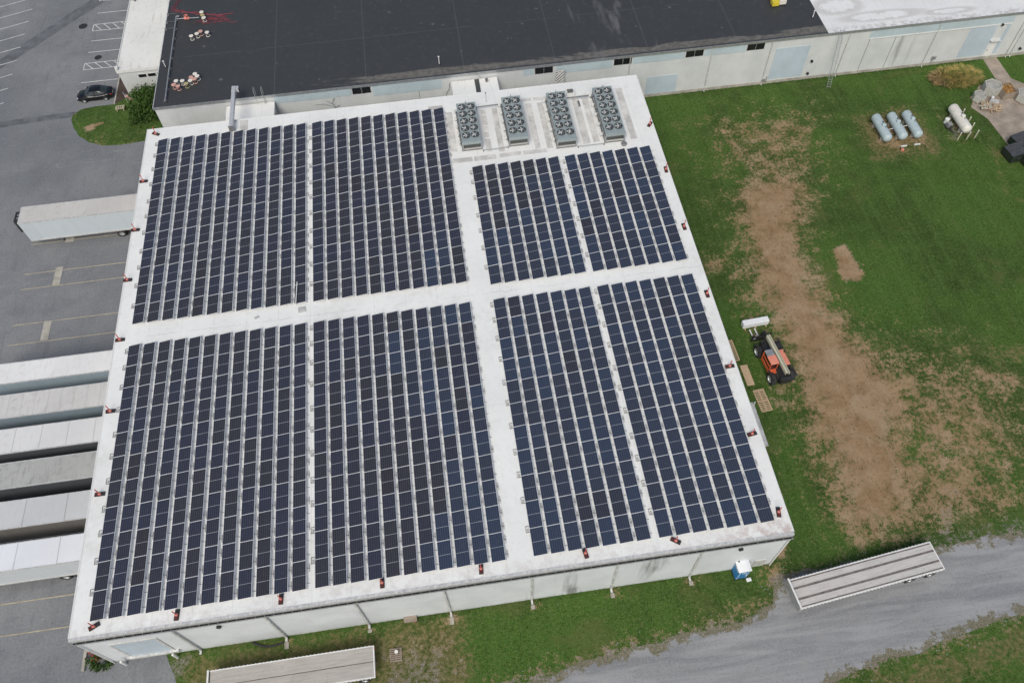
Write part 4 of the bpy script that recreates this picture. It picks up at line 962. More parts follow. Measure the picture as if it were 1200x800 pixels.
# ------------------------------------------------------------------ flatbed trailers
def deck_mat(name, base, strips):
    m, b, t = new_mat(name, base, .5, .2); o = t.obj(); s = t.xyz(o)
    n = t.noise(t.scale(o, (.3, 3, 1)), 2, 6, .65); n2 = t.noise(o, 3.5, 5, .7)
    c = t.mix(t.ramp(n, .3, .7), tuple(x * .86 for x in base), tuple(min(1, x * 1.08) for x in base))
    c = t.mix(t.m('MULTIPLY', t.ramp(n2, .55, .72), .35), c, (.20, .17, .14))
    f = t.m('FRACT', t.m('DIVIDE', s[1], .12)); c = t.mix(t.m('MULTIPLY', t.m('LESS_THAN', f, .16), .35), c, tuple(x * .5 for x in base))
    t._set(b.inputs['Base Color'], c); return m
M['deck_alu'] = deck_mat('aluminium_deck', (.62, .59, .55), 1); M['deck_wood'] = pm('worn_dark_deck_boards', (.16, .14, .13), .8, var=.3, scale=2.5); M['deck_grey'] = deck_mat('weathered_deck', (.46, .435, .395), 0)
def flatbed(lab, loc, rz, L, w, h, deck, strips, rear_right=True, bulk=.45):
    t_ = thing('flatbed_trailer', lab, 'flatbed trailer', loc, rz, 'flatbed trailers')
    hw = w / 2
    mb = MB(); edges = [-hw + .09] + sum([[a, b_] for a, b_ in strips], []) + [hw - .09]
    for a, b_ in zip(edges[0::2], edges[1::2]): mb.box(.08, L - .1, a, b_, h - .06, h)
    mb.build('deck', [deck], t_)
    mb = MB(); [mb.box(.08, L - .1, a + .002, b_ - .002, h - .06, h - .012) for a, b_ in strips]
    if strips: mb.build('deck_strip', [M['deck_wood']], t_)
    mb = MB(); mb.box(.0, L, -hw, -hw + .085, h - .22, h + .012); mb.box(.0, L, hw - .085, hw, h - .22, h + .012)
    for k in range(int(L / .32)): mb.box(.15 + k * .32, .23 + k * .32, -hw - .05, -hw - .001, h - .16, h - .03); mb.box(.15 + k * .32, .23 + k * .32, hw + .001, hw + .05, h - .16, h - .03)
    mb.box(L - .098, L, -hw + .087, hw - .087, h - .3, h + .01); mb.build('side_rail', [M['white_paint']], t_)
    mb = MB(); mb.box(-.10, -.002, -hw - .01, hw + .01, h - .55, h + bulk); mb.build('bulkhead', [M['metal']], t_)
    mb = MB(); mb.box(-.12, .02, -hw - .03, hw + .03, h + bulk + .002, h + bulk + .06); mb.build('bulkhead_cap', [M['white_paint']], t_)
    mb = MB(); [mb.box(.3, L - .3, yy, yy + .12, h - .60, h - .065) for yy in (-.55, .43)]; [mb.box(x, x + .07, -hw + .1, hw - .1, h - .2, h - .065) for x in np.arange(.5, L - .3, .6)]
    mb.build('chassis', [M['bracket']], t_)
    for yy in (-.8, .65): mb = MB(); mb.box(2.6, 2.75, yy, yy + .15, .06, h - .3); mb.box(2.5, 2.85, yy - .08, yy + .23, .02, .06); mb.build('landing_leg', [M['bracket']], t_)
    for xx in (L - 1.0, L - 3.4 if not rear_right else L - 2.9):
        for yy in (-hw + .26, hw - .26): wheel(t_, xx, yy, .52)
    mb = MB(); [mb.box(L + .001, L + .03, yy, yy + .18, h - .25, h - .1) for yy in (-hw + .1, hw - .28)]; mb.build('tail_light', [M['red']], t_)
    return t_
flatbed('silver flatbed trailer with two dark deck strips parked on the gravel road', (57.25, -3.18, 0), R(6.2), 13.35, 2.5, 1.5, M['deck_alu'], [(-1.14, -1.03), (-.55, -.36), (.36, .55), (1.03, 1.14)])
flatbed('weathered beige flatbed trailer on the grass along the near warehouse wall', (8.55, -3.40, 0), R(.2), 13.4, 2.5, 1.4, M['deck_grey'], [(-.05, .03)], bulk=.12)

# ------------------------------------------------------------------ telehandler with its load
M['orange'] = pm('faded_orange_paint', (.62, .115, .045), .45, var=.12, dirt=(.25, .12, .07), dirt_amt=.35)
M['salmon'] = pm('sun_faded_orange', (.70, .25, .17), .5, var=.1, dirt=(.3, .16, .1), dirt_amt=.3)
M['cream'] = pm('cream_paint', (.50, .48, .36), .45, var=.08, dirt=(.25, .22, .14), dirt_amt=.4)
M['machine'] = pm('black_machinery', (.022, .022, .022), .6, var=.4, dirt=(.10, .085, .06), dirt_amt=.4)
th = thing('telehandler', 'orange and black telehandler with a cream boom on the dirt', 'telehandler', (63.2, 19.55, 0), R(5.7))
me_t2, me_r2 = tyre_mesh(.66, .46), rim_mesh(.66, .46)
for x in (-1.0, 1.0):
    for y in (1.62, -1.68): wheel(th, x, y, .66, me_t2, me_r2, R(90))
mb = MB(); mb.box(-.55, .55, -2.35, 2.2, .55, 1.0); mb.box(-.75, .75, 1.3, 1.95, .5, .82); mb.box(-.75, .75, -2.0, -1.35, .5, .82); mb.box(-.55, .55, -2.55, -2.2, .7, 1.5); mb.build('chassis', [M['machine']], th, bevel=.03)
mb = MB(); mb.sidepoly([(-1.15, .75), (-.42, .75), (-.42, 1.25), (-1.15, 1.25)], -1.15, .72); mb.box(-1.18, -.42, -1.35, -1.16, .7, 1.15); mb.build('cab_base', [M['orange']], th, bevel=.04)
cabp = [(-1.15, -1.0), (-.40, -1.0), (-.40, .62), (-1.15, .62)]
mb = MB()
for (x, y) in cabp: mb.box(x - .04, x + .04, y - .04, y + .04, 1.25, 2.35)
mb.box(-1.19, -1.11, -1.0, .62, 1.7, 1.77); mb.build('cab_frame', [M['orange']], th)
mb = MB(); mb.box(-1.12, -.43, -.96, .58, 1.26, 2.30); mb.build('cab_glass', [M['glass']], th)
mb = MB(); mb.box(-1.22, -.36, -1.08, -.05, 2.352, 2.46); mb.build('cab_roof', [M['salmon']], th, bevel=.04)
mb = MB(); mb.box(-1.18, -.38, -.045, .66, 2.345, 2.42); mb.build('roof_window', [M['metal']], th, bevel=.02)
mb = MB(); mb.sidepoly([(.40, .9), (1.12, .9), (1.16, 1.45), (1.0, 1.72), (.45, 1.76)], -1.05, .75); mb.build('engine_hood', [M['salmon']], th, bevel=.06)
mb = MB(); mb.box(.5, 1.1, -1.12, -1.06, 1.0, 1.6); mb.box(1.165, 1.175, -.8, .4, 1.05, 1.4); mb.build('engine_grille', [M['machine']], th)
mb = MB(); mb.cyl((.95, .35, 1.6), (.95, .35, 2.1), .06, seg=8); mb.build('exhaust_pipe', [M['machine']], th)
Mb = Matrix.Translation((.0, -2.35, 2.1)) @ Matrix.Rotation(R(-2), 4, 'X')
mb = MB(); mb.box(-.22, .03, 0, 4.7, -.05, .36, M=Mb); mb.box(.12, .22, 0, 4.8, .02, .30, M=Mb); mb.build('boom', [M['cream']], th, bevel=.02)
mb = MB(); mb.box(.032, .099, .05, 4.6, .05, .22, M=Mb); mb.box(-.22, -.0, -.04, -.001, .02, .30, M=Mb); mb.box(-.2, .0, 4.701, 5.35, .04, .26, M=Mb); mb.build('boom_inner', [M['machine']], th)
mb = MB(); mb.tube([(-.1, 2.9, 2.0), (-.12, 3.15, 1.5), (-.15, 3.2, .85)], .12, 8); mb.box(-1.05, .95, 3.05, 3.2, .35, .52); mb.box(-1.05, .95, 3.05, 3.2, .95, 1.1); mb.box(-.55, .35, 3.0, 3.22, .53, .949); [mb.box(x, x + .1, 3.06, 3.2, .3, 1.35) for x in (-1.1, .9)]
mb.tube([(.05, 2.1, 1.0), (.0, 3.0, 1.2)], .07, 8); mb.box(-.5, .4, 2.2, 2.5, .7, 1.1); mb.build('carriage', [M['machine']], th)
for x in (-.70, -.15): mb = MB(); mb.box(x, x + .12, 3.22, 4.55, .30, .36); mb.box(x, x + .12, 3.20, 3.27, .36, 1.1); mb.build('fork', [M['white_paint']], th)
for x in (-1.28, 1.12): mb = MB(); mb.box(x, x + .18, 1.0, 2.25, 1.33, 1.38); mb.box(x, x + .18, -2.3, -1.05, 1.33, 1.38); mb.build('fender', [M['machine']], th)
t_ = thing('wrapped_bundle', 'long white wrapped bundle lying on the dirt before the telehandler forks', 'bundle', (62.9, 24.66, 0), R(3))
M['wrap'] = pm('white_plastic_wrap', (.78, .79, .80), .35, var=.06, scale=5, bump=.4, bscale=9)
MB().box(-1.4, 1.4, -.30, .34, .14, .85).build('wrapped_load', [M['wrap']], t_, bevel=.06)
M['pine'] = pm('raw_pine', (.52, .38, .24), .8, var=.15, scale=6, dirt=(.3, .22, .15), dirt_amt=.3); M['oldwood'] = pm('weathered_wood', (.28, .23, .18), .85, var=.2, scale=5, dirt=(.15, .12, .1), dirt_amt=.4)
mb = MB(); [mb.box(x, x + .12, -.45, .45, .0, .138) for x in (-1.2, -.06, 1.08)]; mb.build('bearer', [M['pine']], t_)
# ------------------------------------------------------------------ pallets and boards by the right wall
def pallet(lab, loc, rz, w, L, n, mat, stringers=3):
    t_ = thing('pallet', lab, 'pallet', loc, rz, 'wooden pallets')
    mb = MB(); [mb.box(-w / 2 + (w - .09) * k / (stringers - 1), -w / 2 + (w - .09) * k / (stringers - 1) + .09, -L / 2, L / 2, .02, .12) for k in range(stringers)]; mb.build('stringer', [mat], t_)
    mb = MB(); p_ = (L - .10) / (n - 1); [mb.box(-w / 2, w / 2, -L / 2 + k * p_, -L / 2 + k * p_ + .10, .122, .145) for k in range(n)]; mb.build('deck_board', [mat], t_)
    mb = MB(); [mb.box(-w / 2, w / 2, yy, yy + .1, 0, .018) for yy in (-L / 2, -.05, L / 2 - .1)]; mb.build('bottom_board', [mat], t_)
    return t_
pallet('long slatted pine pallet on grass, nearest to the camera by the right wall', (60.98, 15.85, 0), R(4), 1.12, 2.45, 13, M['pine'])
pallet('slatted pine pallet half hidden under the right roof edge by the telehandler', (59.35, 21.9, 0), R(2), 1.5, 2.5, 12, M['pine'])
t_ = thing('plank_stack', 'flat brown plank stack between the two pine pallets', 'planks', (60.33, 18.83, 0), R(2))
mb = MB(); [mb.box(-.38 + k * .255, -.13 + k * .255, -1.2, 1.2, .10, .15) for k in range(3)]; mb.build('plank', [M['pine']], t_); mb = MB(); [mb.box(-.38, .38, y, y + .1, 0, .098) for y in (-1, 0, .9)]; mb.build('bearer', [M['oldwood']], t_)
tag(struct(MB().box(57.2, 60.05, 11.0, 15.8, -.05, .05).build('concrete_apron', [M['block']])), 'grey concrete apron along the right warehouse wall', 'apron')
del bpy.data.objects['concrete_apron']['label']; del bpy.data.objects['concrete_apron']['category']
tag(MB().cyl((0, 0, 0), (0, 0, .55), .05, seg=8).lathe([(.07, .55), (.05, .6), (.001, .61)], seg=8).build('marker_post', [M['white_paint']], loc=(59.98, 15.5, .05)), 'single white marker post at the corner of the grey apron', 'post')

# ------------------------------------------------------------------ portable toilet
M['blue'] = pm('blue_plastic', (.03, .19, .42), .45, var=.1); M['toilet_white'] = pm('white_plastic_roof', (.74, .76, .78), .4, var=.04)
t_ = thing('portable_toilet', 'blue portable toilet with a white roof by the near wall', 'portable toilet', (53.66, -.34, 0), R(2))
mb = MB(); mb.box(-.52, .52, -.50, .52, .12, 2.02); mb.build('cabin', [M['blue']], t_, bevel=.03)
mb = MB(); mb.sidepoly([(-.58, 2.021), (.58, 2.021), (.58, 2.09), (.25, 2.20), (-.25, 2.20), (-.58, 2.09)], -.56, .58); mb.build('roof', [M['toilet_white']], t_, bevel=.02)
d_ = MB().box(-.36, .36, -.54, -.502, .2, 1.92).build('door', [M['blue']], t_, bevel=.01); MB().box(.24, .30, -.58, -.541, 1.0, 1.15).build('handle', [M['white_paint']], d_)
mb = MB(); mb.box(-.40, -.361, -.53, -.502, .14, 1.98); mb.box(.361, .40, -.53, -.502, .14, 1.98); mb.box(-.2, .2, -.545, -.541, 1.55, 1.75); mb.build('trim', [M['toilet_white']], t_)
mb = MB(); [mb.box(-.535, -.521, -.35 + k * .14, -.27 + k * .14, 1.6, 1.85) for k in range(5)]; mb.build('side_vent', [M['white_paint']], t_)
MB().box(-.55, .55, -.55, .55, 0, .118).build('skid', [M['machine']], t_)
MB().cyl((-.33, .35, 2.05), (-.33, .35, 2.36), .05, seg=10).build('vent_stack', [M['machine']], t_)
tag(MB().box(-.22, .22, -.16, .16, 0, .16).build('jug', [M['toilet_white']], loc=(54.35, -1.05, .004), rotz=.1, bevel=.05), 'small white jug on grass beside the blue toilet', 'jug')

# ------------------------------------------------------------------ gas tanks and posts
M['tank'] = pm('pale_blue_grey_tank_paint', (.40, .485, .50), .4, var=.06, scale=2, dirt=(.3, .3, .27), dirt_amt=.35); M['tank_w'] = pm('weathered_white_tank_paint', (.66, .64, .58), .5, var=.08, scale=2, dirt=(.38, .34, .28), dirt_amt=.5)
def tank(x, y0, y1, r, z, mat, lab, group, dome_at):
    t_ = thing('gas_tank', lab, 'gas tank', (x, y0, 0), 0, group); L = y1 - y0; c = r * .75
    prof = [(.001, 0)] + [(r * math.sin(a), c - c * math.cos(a)) for a in np.linspace(.2, math.pi / 2, 7)] + [(r, L / 3), (r, 2 * L / 3)] + [(r * math.sin(a), L - c + c * math.cos(a)) for a in np.linspace(math.pi / 2, .2, 7)] + [(.001, L)]
    MB().lathe(prof, origin=(0, 0, z), axis='Y', seg=28).build('vessel', [mat], t_, smooth=True)
    for yy in (L * .2, L * .75): mb = MB(); mb.box(-r * .75, r * .75, yy, yy + .22, 0, z - r * .62); mb.build('saddle', [M['landing']], t_)
    d_ = MB().lathe([(.26, z + r - .14), (.26, z + r + .16), (.2, z + r + .22), (.001, z + r + .24)], origin=(0, dome_at, 0), seg=16).build('valve_dome', [mat], t_, smooth=True)
    mb = MB(); mb.tube([(.0, dome_at - .45, z + r - .05), (.0, dome_at - .45, z + r + .16), (.2, dome_at - .45, z + r + .16), (.5, dome_at - .45, z + .2)], .03, 6); mb.cyl((.08, dome_at + .5, z + r - .05), (.08, dome_at + .5, z + r + .14), .07, seg=8); mb.build('valve', [M['machine']], t_)
    mb = MB(); mb.cyl((.0, L * .95, z), (0, L * .95 + .02, z), .01); 
    return t_
tank(86.72, 47.75, 52.15, .56, .95, M['tank'], 'pale blue grey gas tank, leftmost of the row of three', 'three gas tanks in a row', 2.0)
tank(88.70, 47.75, 52.15, .56, .95, M['tank'], 'pale blue grey gas tank in the middle of the row of three', 'three gas tanks in a row', 2.3)
tank(90.62, 47.75, 52.15, .56, .95, M['tank'], 'pale blue grey gas tank, rightmost of the row of three', 'three gas tanks in a row', 2.5)
pipe('gas_pipe', 'white pipe joining the left and middle blue grey gas tanks', [(87.25, 49.6, .75), (87.7, 49.7, .75), (88.2, 49.8, .75)], .045, M['white_paint'], 'pipes between the gas tanks', False)
pipe('gas_pipe', 'white pipe joining the middle and right blue grey gas tanks', [(89.2, 49.9, .75), (89.7, 49.95, .75), (90.15, 50.0, .75)], .045, M['white_paint'], 'pipes between the gas tanks', False)
for x, y, lb in ((88.8, 47.3, 'small white sill at the near end of the middle blue grey tank'), (90.5, 47.3, 'small white sill at the near end of the rightmost blue grey tank')):
    tag(MB().box(-.38, .38, -.08, .08, 0, .14).build('concrete_sill', [M['white_paint']], loc=(x, y, .004)), lb, 'sill', 'white sills by the gas tanks')
tag(MB().lathe([(.19, 0), (.19, .2), (.14, .24), (.001, .25)], seg=12).build('valve_cover', [M['pink']], loc=(88.35, 46.7, .004), smooth=True), 'small pinkish valve cover on the soil before the blue grey tanks', 'cover')
tank(96.68, 47.55, 52.15, .60, 1.05, M['tank_w'], 'weathered white gas tank standing alone with posts around it', 'white gas tank', 2.0)
del bpy.data.objects[[o.name for o in bpy.data.objects if o.name.startswith('gas_tank')][-1]]['group']
t_ = thing('pump_unit', 'small grey pump and fittings on the stones left of the white tank', 'pump', (95.55, 49.6, .004)); MB().box(-.3, .3, -.2, .4, .1, .6).build('housing', [M['metal']], t_, bevel=.04); mb = MB(); mb.tube([(-.2, -.9, .1), (0, -.5, .4), (.1, -.2, .35)], .06); mb.tube([(.2, -1.2, .12), (-.1, -.9, .3), (-.3, -.4, .3)], .05); mb.box(-.4, .35, -.3, .6, 0, .098); mb.build('pipework', [M['machine']], t_); MB().cyl((0, .8, 0), (0, .8, .7), .28, seg=14).build('tank', [M['white_paint']], t_, bevel=.04)
for x, y, lb in ((97.85, 51.15, 'farthest cream post right of the white gas tank'), (97.95, 49.65, 'second cream post right of the white gas tank, counted from the factory'), (97.9, 48.6, 'third cream post right of the white gas tank, counted from the factory'), (97.85, 47.3, 'cream post at the outer near corner of the white gas tank'), (95.6, 47.25, 'cream post left of the near end of the white gas tank'), (96.72, 47.18, 'middle cream post before the near end of the white gas tank')):
    t_ = thing('bollard', lb, 'bollard', (x, y, 0), 0, 'cream posts round the white gas tank'); MB().cyl((0, 0, 0), (0, 0, 1.2), .075, seg=10).build('post', [M['cream']], t_); MB().lathe([(.077, 1.2), (.06, 1.25), (.001, 1.27)], seg=10).build('cap', [M['white_paint']], t_, smooth=True)
for x, y, lb in ((1.12, -.3, 'white post left of the pale blue dock door'), (5.35, -.35, 'white post right of the pale blue dock door')):
    t_ = thing('bollard', lb, 'bollard', (x, y, 0), 0, 'white posts by the dock door'); MB().cyl((0, 0, 0), (0, 0, 1.1), .11, seg=12).build('post', [M['white_paint']], t_); MB().lathe([(.113, 1.1), (.08, 1.17), (.001, 1.2)], seg=12).build('cap', [M['white_paint']], t_, smooth=True)

# ------------------------------------------------------------------ bins, crates and containers on the far right pad
M['bin_grey'] = pm('grey_bulk_bin', (.42, .42, .38), .7, var=.12, dirt=(.25, .24, .2), dirt_amt=.4); M['bin_fill'] = concrete_mat('rubble_fill', (.36, .35, .32))
def bulk_bin(lab, x, y, r, h, rz, z=0.0):
    t_ = thing('bulk_bin', lab, 'bin', (x, y, z), rz, 'grey six sided bulk bins'); hexo = [(r * math.cos(k * math.pi / 3), r * math.sin(k * math.pi / 3)) for k in range(6)]; hexi = [(p[0] * .9, p[1] * .9) for p in hexo]
    mb = MB(); mb.prism(hexo, .14, h - .12)
    for k in range(6):
        j = (k + 1) % 6; mb.poly([(*hexo[k], h - .12), (*hexo[j], h - .12), (*hexo[j], h), (*hexo[k], h)]); mb.poly([(*hexi[k], h), (*hexi[j], h), (*hexi[j], h - .12), (*hexi[k], h - .12)]); mb.poly([(*hexo[k], h), (*hexo[j], h), (*hexi[j], h), (*hexi[k], h)])
    mb.build('shell', [M['bin_grey']], t_)
    mb = MB(); rg = random.Random(int(x * 100)); c0 = (0, 0, h - .02); ring = [(p[0] * .55, p[1] * .55, h - .06 + rg.uniform(-.05, .07)) for p in hexo]
    for k in range(6):
        j = (k + 1) % 6; mb.poly([c0, ring[k], ring[j]]); mb.poly([ring[k], (hexi[k][0], hexi[k][1], h - .115), (hexi[j][0], hexi[j][1], h - .115), ring[j]])
    mb.build('contents', [M['bin_fill']], t_)
    mb = MB(); mb.box(-r * .8, r * .8, -r * .8, r * .8, 0, .135); mb.build('pallet_base', [M['oldwood']], t_)
bulk_bin('large grey six sided bin beside the wooden crate on the concrete pad', 103.4, 54.85, 1.12, 1.3, .25)
bulk_bin('smaller grey six sided bin at the left edge of the concrete pad', 101.3, 53.75, .82, .95, .15)
bulk_bin('cut off grey six sided bin at the right edge of the picture', 106.9, 52.9, 1.1, 1.1, .1)
t_ = thing('wooden_crate', 'brown open crate of orange scrap beside the large grey bin', 'crate', (105.1, 54.2, .012), .05)
M['rust'] = pm('rusty_scrap', (.40, .22, .07), .8, var=.5, scale=9, dirt=(.12, .07, .04), dirt_amt=.7)
mb = MB(); [mb.box(-.85, .85, y, y + .05, .1, 1.0) for y in (-.95, .9)]; [mb.box(x, x + .05, -.899, .899, .1, 1.0) for x in (-.85, .8)]; mb.box(-.79, .79, -.89, .89, .1, .2); mb.build('side_board', [M['oldwood']], t_)
mb = MB(); rg = random.Random(3)
for k in range(46): a = rg.uniform(0, 3.1); p = Vector((rg.uniform(-.65, .65), rg.uniform(-.75, .75), rg.uniform(.6, 1.0))); q = Vector((math.cos(a), math.sin(a), rg.uniform(-.3, .3))) * rg.uniform(.12, .3); mb.cyl(p - q, p + q, rg.uniform(.02, .06), seg=6)
mb.box(-.78, .78, -.88, .88, .21, .62); mb.build('scrap', [M['rust']], t_)
t_ = thing('pallet_pile', 'untidy pile of broken pallets and planks before the grey bins', 'pallets', (102.0, 52.0, .012), -.35)
for k in range(3): MB().box(-.9, .9, -.7 + k * .02, .7, .02 + k * .15, .05 + k * .15).build('deck', [M['oldwood']], t_)
mb = MB()
for k in range(40): a = rg.choice([0, 0, 1.57, 1.57, rg.uniform(0, 3)]); p = Vector((rg.uniform(-1.0, 1.2), rg.uniform(-.8, .7), rg.uniform(.1, .65))); mm = Matrix.Translation(p) @ Matrix.Rotation(a, 4, 'Z') @ Matrix.Rotation(rg.uniform(-.15, .15), 4, 'X'); mb.box(-.5, .5, -.05, .05, 0, .03, M=mm)
mb.build('plank', [M['pine']], t_)
mb = MB()
for k in range(18): p = Vector((rg.uniform(-1.2, .2), rg.uniform(-.7, .7), rg.uniform(.3, .6))); mm = Matrix.Translation(p) @ Matrix.Rotation(rg.uniform(0, 3), 4, 'Z'); mb.box(-.35, .35, -.05, .05, 0, .05, M=mm)
mb.build('grey_plank', [M['bin_grey']], t_)
t_ = thing('block_stack', 'low stack of grey slabs between the bins and the pallet pile', 'slabs', (102.95, 52.75, .012), -.6); mb = MB(); mb.box(-.55, .55, -.35, .35, .0, .3); mb.box(-.5, .45, -.3, .33, .302, .5); mb.build('slab', [M['block']], t_, bevel=.03); MB().box(-.5, -.2, .36, .6, 0, .6).build('white_block', [M['white_paint']], t_)
M['dump'] = pm('dark_green_steel', (.030, .042, .032), .55, .3, var=.25, dirt=(.1, .09, .07), dirt_amt=.3); M['lid'] = pm('black_plastic_lid', (.055, .058, .064), .5, var=.35, dirt=(.14, .13, .12), dirt_amt=.4)
def dumpster(lab, x, y, rz, w, d):
    t_ = thing('dumpster', lab, 'dumpster', (x, y, .012), rz, 'dark dumpsters on the concrete pad')
    mb = MB(); mb.sidepoly([(0, .15), (d, .15), (d + .12, 1.45), (-.1, 1.15)], 0, w); mb.build('body', [M['dump']], t_)
    for k in range(2):
        l_ = MB(); y0 = .02 + k * w / 2; l_.poly([(-.14, y0, 1.17), (-.14, y0 + w / 2 - .04, 1.17), (d + .14, y0 + w / 2 - .04, 1.50), (d + .14, y0, 1.50)]); l_.poly([(-.14, y0, 1.21), (-.14, y0 + w / 2 - .04, 1.21), (d + .14, y0 + w / 2 - .04, 1.54), (d + .14, y0, 1.54)]); l_.build('lid', [M['lid']], t_)
    mb = MB(); mb.box(d * .3, d * .7, -.14, -.001, .7, .85); mb.box(d * .3, d * .7, w + .001, w + .14, .7, .85); [mb.box(xx, xx + .12, yy, yy + .12, 0, .149) for xx in (.1, d - .25) for yy in (.1, w - .25)]; mb.build('lift_pocket', [M['machine']], t_)
dumpster('dark dumpster with black lids at the left edge of the concrete pad', 99.9, 42.4, R(-62) + 1.2, 1.9, 1.5)
dumpster('dark dumpster with raised black lids nearest the right picture edge', 101.6, 43.9, R(-62) + 1.25, 2.0, 1.6)
dumpster('cut off dark dumpster nearest to the viewer at the right picture edge', 101.4, 41.2, R(-62) + 1.2, 1.9, 1.5)
# ------------------------------------------------------------------ odds and ends along the near wall
pallet('small grey pallet with a bucket on it beside the beige flatbed', (23.53, -2.82, 0), 0, 1.0, 1.05, 7, M['oldwood'])
t_ = thing('bucket', 'white bucket on the small grey pallet', 'bucket', (23.62, -2.66, .146)); MB().lathe([(.001, .01), (.11, .01), (.14, .32), (.155, .33), (.13, .30), (.001, .30)], seg=16).build('pail', [M['white_paint']], t_, smooth=True); MB().tube([(-.14, 0, .3), (0, -.1, .2), (.14, 0, .3)], .008).build('handle', [M['metal']], t_)
t_ = thing('utility_box', 'brown low utility box against the near wall', 'box', (24.45, -.1, 0)); MB().box(0, 1.05, -.25, .14, 0, .5).build('box_body', [M['oldwood']], t_); MB().box(-.04, 1.09, -.30, .16, .502, .55).build('lid', [M['oldwood']], t_); MB().box(.85, .95, -.34, -.301, .2, .35).build('valve', [M['pink']], t_)
for i, (x, L) in enumerate(((14.45, .55), (21.45, .25), (28.43, .6), (35.45, .35), (42.4, .4), (49.35, .35))):
    lb = ['splash block under the downspout by the black drain hose', 'splash block under the downspout behind the beige flatbed', 'splash block under the downspout right of the brown utility box', 'splash block under the downspout left of the first dark wall stain', 'splash block under the downspout between the two dark wall stains', 'splash block under the downspout left of the blue toilet'][i]
    mb = MB(); mb.box(x - .17, x - .11, -.45 - L, -.45, 0, .1); mb.box(x + .11, x + .17, -.45 - L, -.45, 0, .1); mb.box(x - .109, x + .109, -.45 - L, -.45, 0, .05)
    tag(mb.build('splash_block', [M['landing']]), 'grey concrete ' + lb, 'splash block', 'splash blocks along the near wall')
tag(MB().tube([(11.6, -.1, .09), (12.3, -.45, .09), (13.0, -.62, .09), (13.7, -.55, .09), (14.2, -.42, .09)], .085, 8).build('drain_hose', [M['black']], smooth=True), 'black corrugated drain hose curving on grass by the near wall', 'hose')
# planter with red flowers on the near left corner
M['leaf'] = None
def leaf_mat(name, a, b_):
    m, b, t = new_mat(name, a, .6); o = t.obj(); n = t.noise(o, 1.3, 3, .6); r = t.noise(o, 7, 2, .5)
    c = t.mix(t.ramp(n, .35, .65), a, b_); c = t.mix(t.m('MULTIPLY', t.ramp(r, .5, .7), .5), c, tuple(min(1, x * 1.9) for x in b_)); t._set(b.inputs['Base Color'], c); b.inputs['Specular IOR Level'].default_value = .25
    return m
M['leaf'] = leaf_mat('green_leaves', (.030, .064, .012), (.055, .105, .018)); M['leaf2'] = leaf_mat('garden_leaves', (.035, .07, .016), (.07, .12, .03))
def leaves(n, c, rad, size, seed, zmin=.05, flat=1.0, clumps=26):
    rg = random.Random(seed); mb = MB(); cen = []
    for k in range(clumps):
        while True:
            p = Vector((rg.uniform(-1, 1), rg.uniform(-1, 1), rg.uniform(-.2, 1)))
            if .45 < p.length < 1.0: break
        cen.append(p)
    for k in range(n):
        q = rg.choice(cen) + Vector((rg.gauss(0, .17), rg.gauss(0, .17), rg.gauss(0, .15)))
        p = Vector((c[0] + q.x * rad[0], c[1] + q.y * rad[1], max(zmin, c[2] + q.z * rad[2])))
        d = Vector((rg.gauss(0, 1), rg.gauss(0, 1), rg.gauss(.7, .8))).normalized(); u = d.orthogonal().normalized() * size * rg.uniform(.6, 1.3); w = d.cross(u).normalized() * size * rg.uniform(.3, .6)
        mb.poly([p - u, p - u * .2 + w, p + u, p - u * .2 - w])
    return mb
t_ = thing('flower_bed', 'bed of green plants and red flowers at the near left warehouse corner', 'flower bed', (0, 0, 0))
leaves(700, (-.95, .25, .15), (1.1, .75, .5), .13, 4).build('foliage', [M['leaf2']], t_, fix=False)
M['flower'] = pm('red_petals', (.42, .03, .03), .6, var=.3)
leaves(160, (-1.3, .75, .25), (.8, .45, .45), .09, 5).build('flowers', [M['flower']], t_, fix=False)
mb = MB(); mb.box(-2.5, -2.25, -.35, 1.35, 0, .22); mb.box(-2.249, -.2, 1.15, 1.35, 0, .2); mb.build('stone_edge', [M['landing']], t_)

# ------------------------------------------------------------------ black saloon car
M['car'] = pm('black_car_paint', (.010, .011, .013), .18, .2, var=.2); M['carglass'] = pm('tinted_glass', (.030, .038, .042), .06, var=.2); M['lamp'] = pm('clear_lamp', (.6, .62, .62), .2, .3)
car = thing('parked_car', 'black saloon car parked beside the grass island', 'car', (-11.45, 73.18, 0), R(180 + 1.5))
def loft(mb, secs, mi=0, capA=True, capB=True):
    i = len(mb.v); n = len(secs[0]); [mb.v.extend(s_) for s_ in secs]
    for j in range(len(secs) - 1):
        for k in range(n):
            b_ = (k + 1) % n; mb.f.append([i + j * n + k, i + j * n + b_, i + (j + 1) * n + b_, i + (j + 1) * n + k]); mb.mi.append(mi)
    if capA: mb.f.append([i + k for k in range(n)]); mb.mi.append(mi)
    if capB: mb.f.append([i + (len(secs) - 1) * n + k for k in range(n)]); mb.mi.append(mi)
def csec(x, hw, zb, zs, zt): return [(x, -hw * .92, zb), (x, -hw, zb + .18), (x, -hw, zs), (x, -hw * .82, zt), (x, 0, zt + .02), (x, hw * .82, zt), (x, hw, zs), (x, hw, zb + .18), (x, hw * .92, zb), (x, 0, zb)]
mb = MB(); loft(mb, [csec(2.28, .62, .32, .52, .60), csec(2.10, .78, .24, .60, .72), csec(1.6, .88, .20, .68, .82), csec(.9, .91, .19, .76, .93), (csec(0, .92, .19, .80, .94)), csec(-.9, .92, .19, .82, .96), csec(-1.55, .90, .20, .84, .98), csec(-2.05, .84, .26, .78, .95), csec(-2.28, .70, .36, .66, .84)])
mb.build('body', [M['car']], car, smooth=True)
def gsec(x, hb, zb, ht, zt): return [(x, -hb, zb), (x, -ht, zt - .05), (x, -ht * .8, zt), (x, ht * .8, zt), (x, ht, zt - .05), (x, hb, zb)]
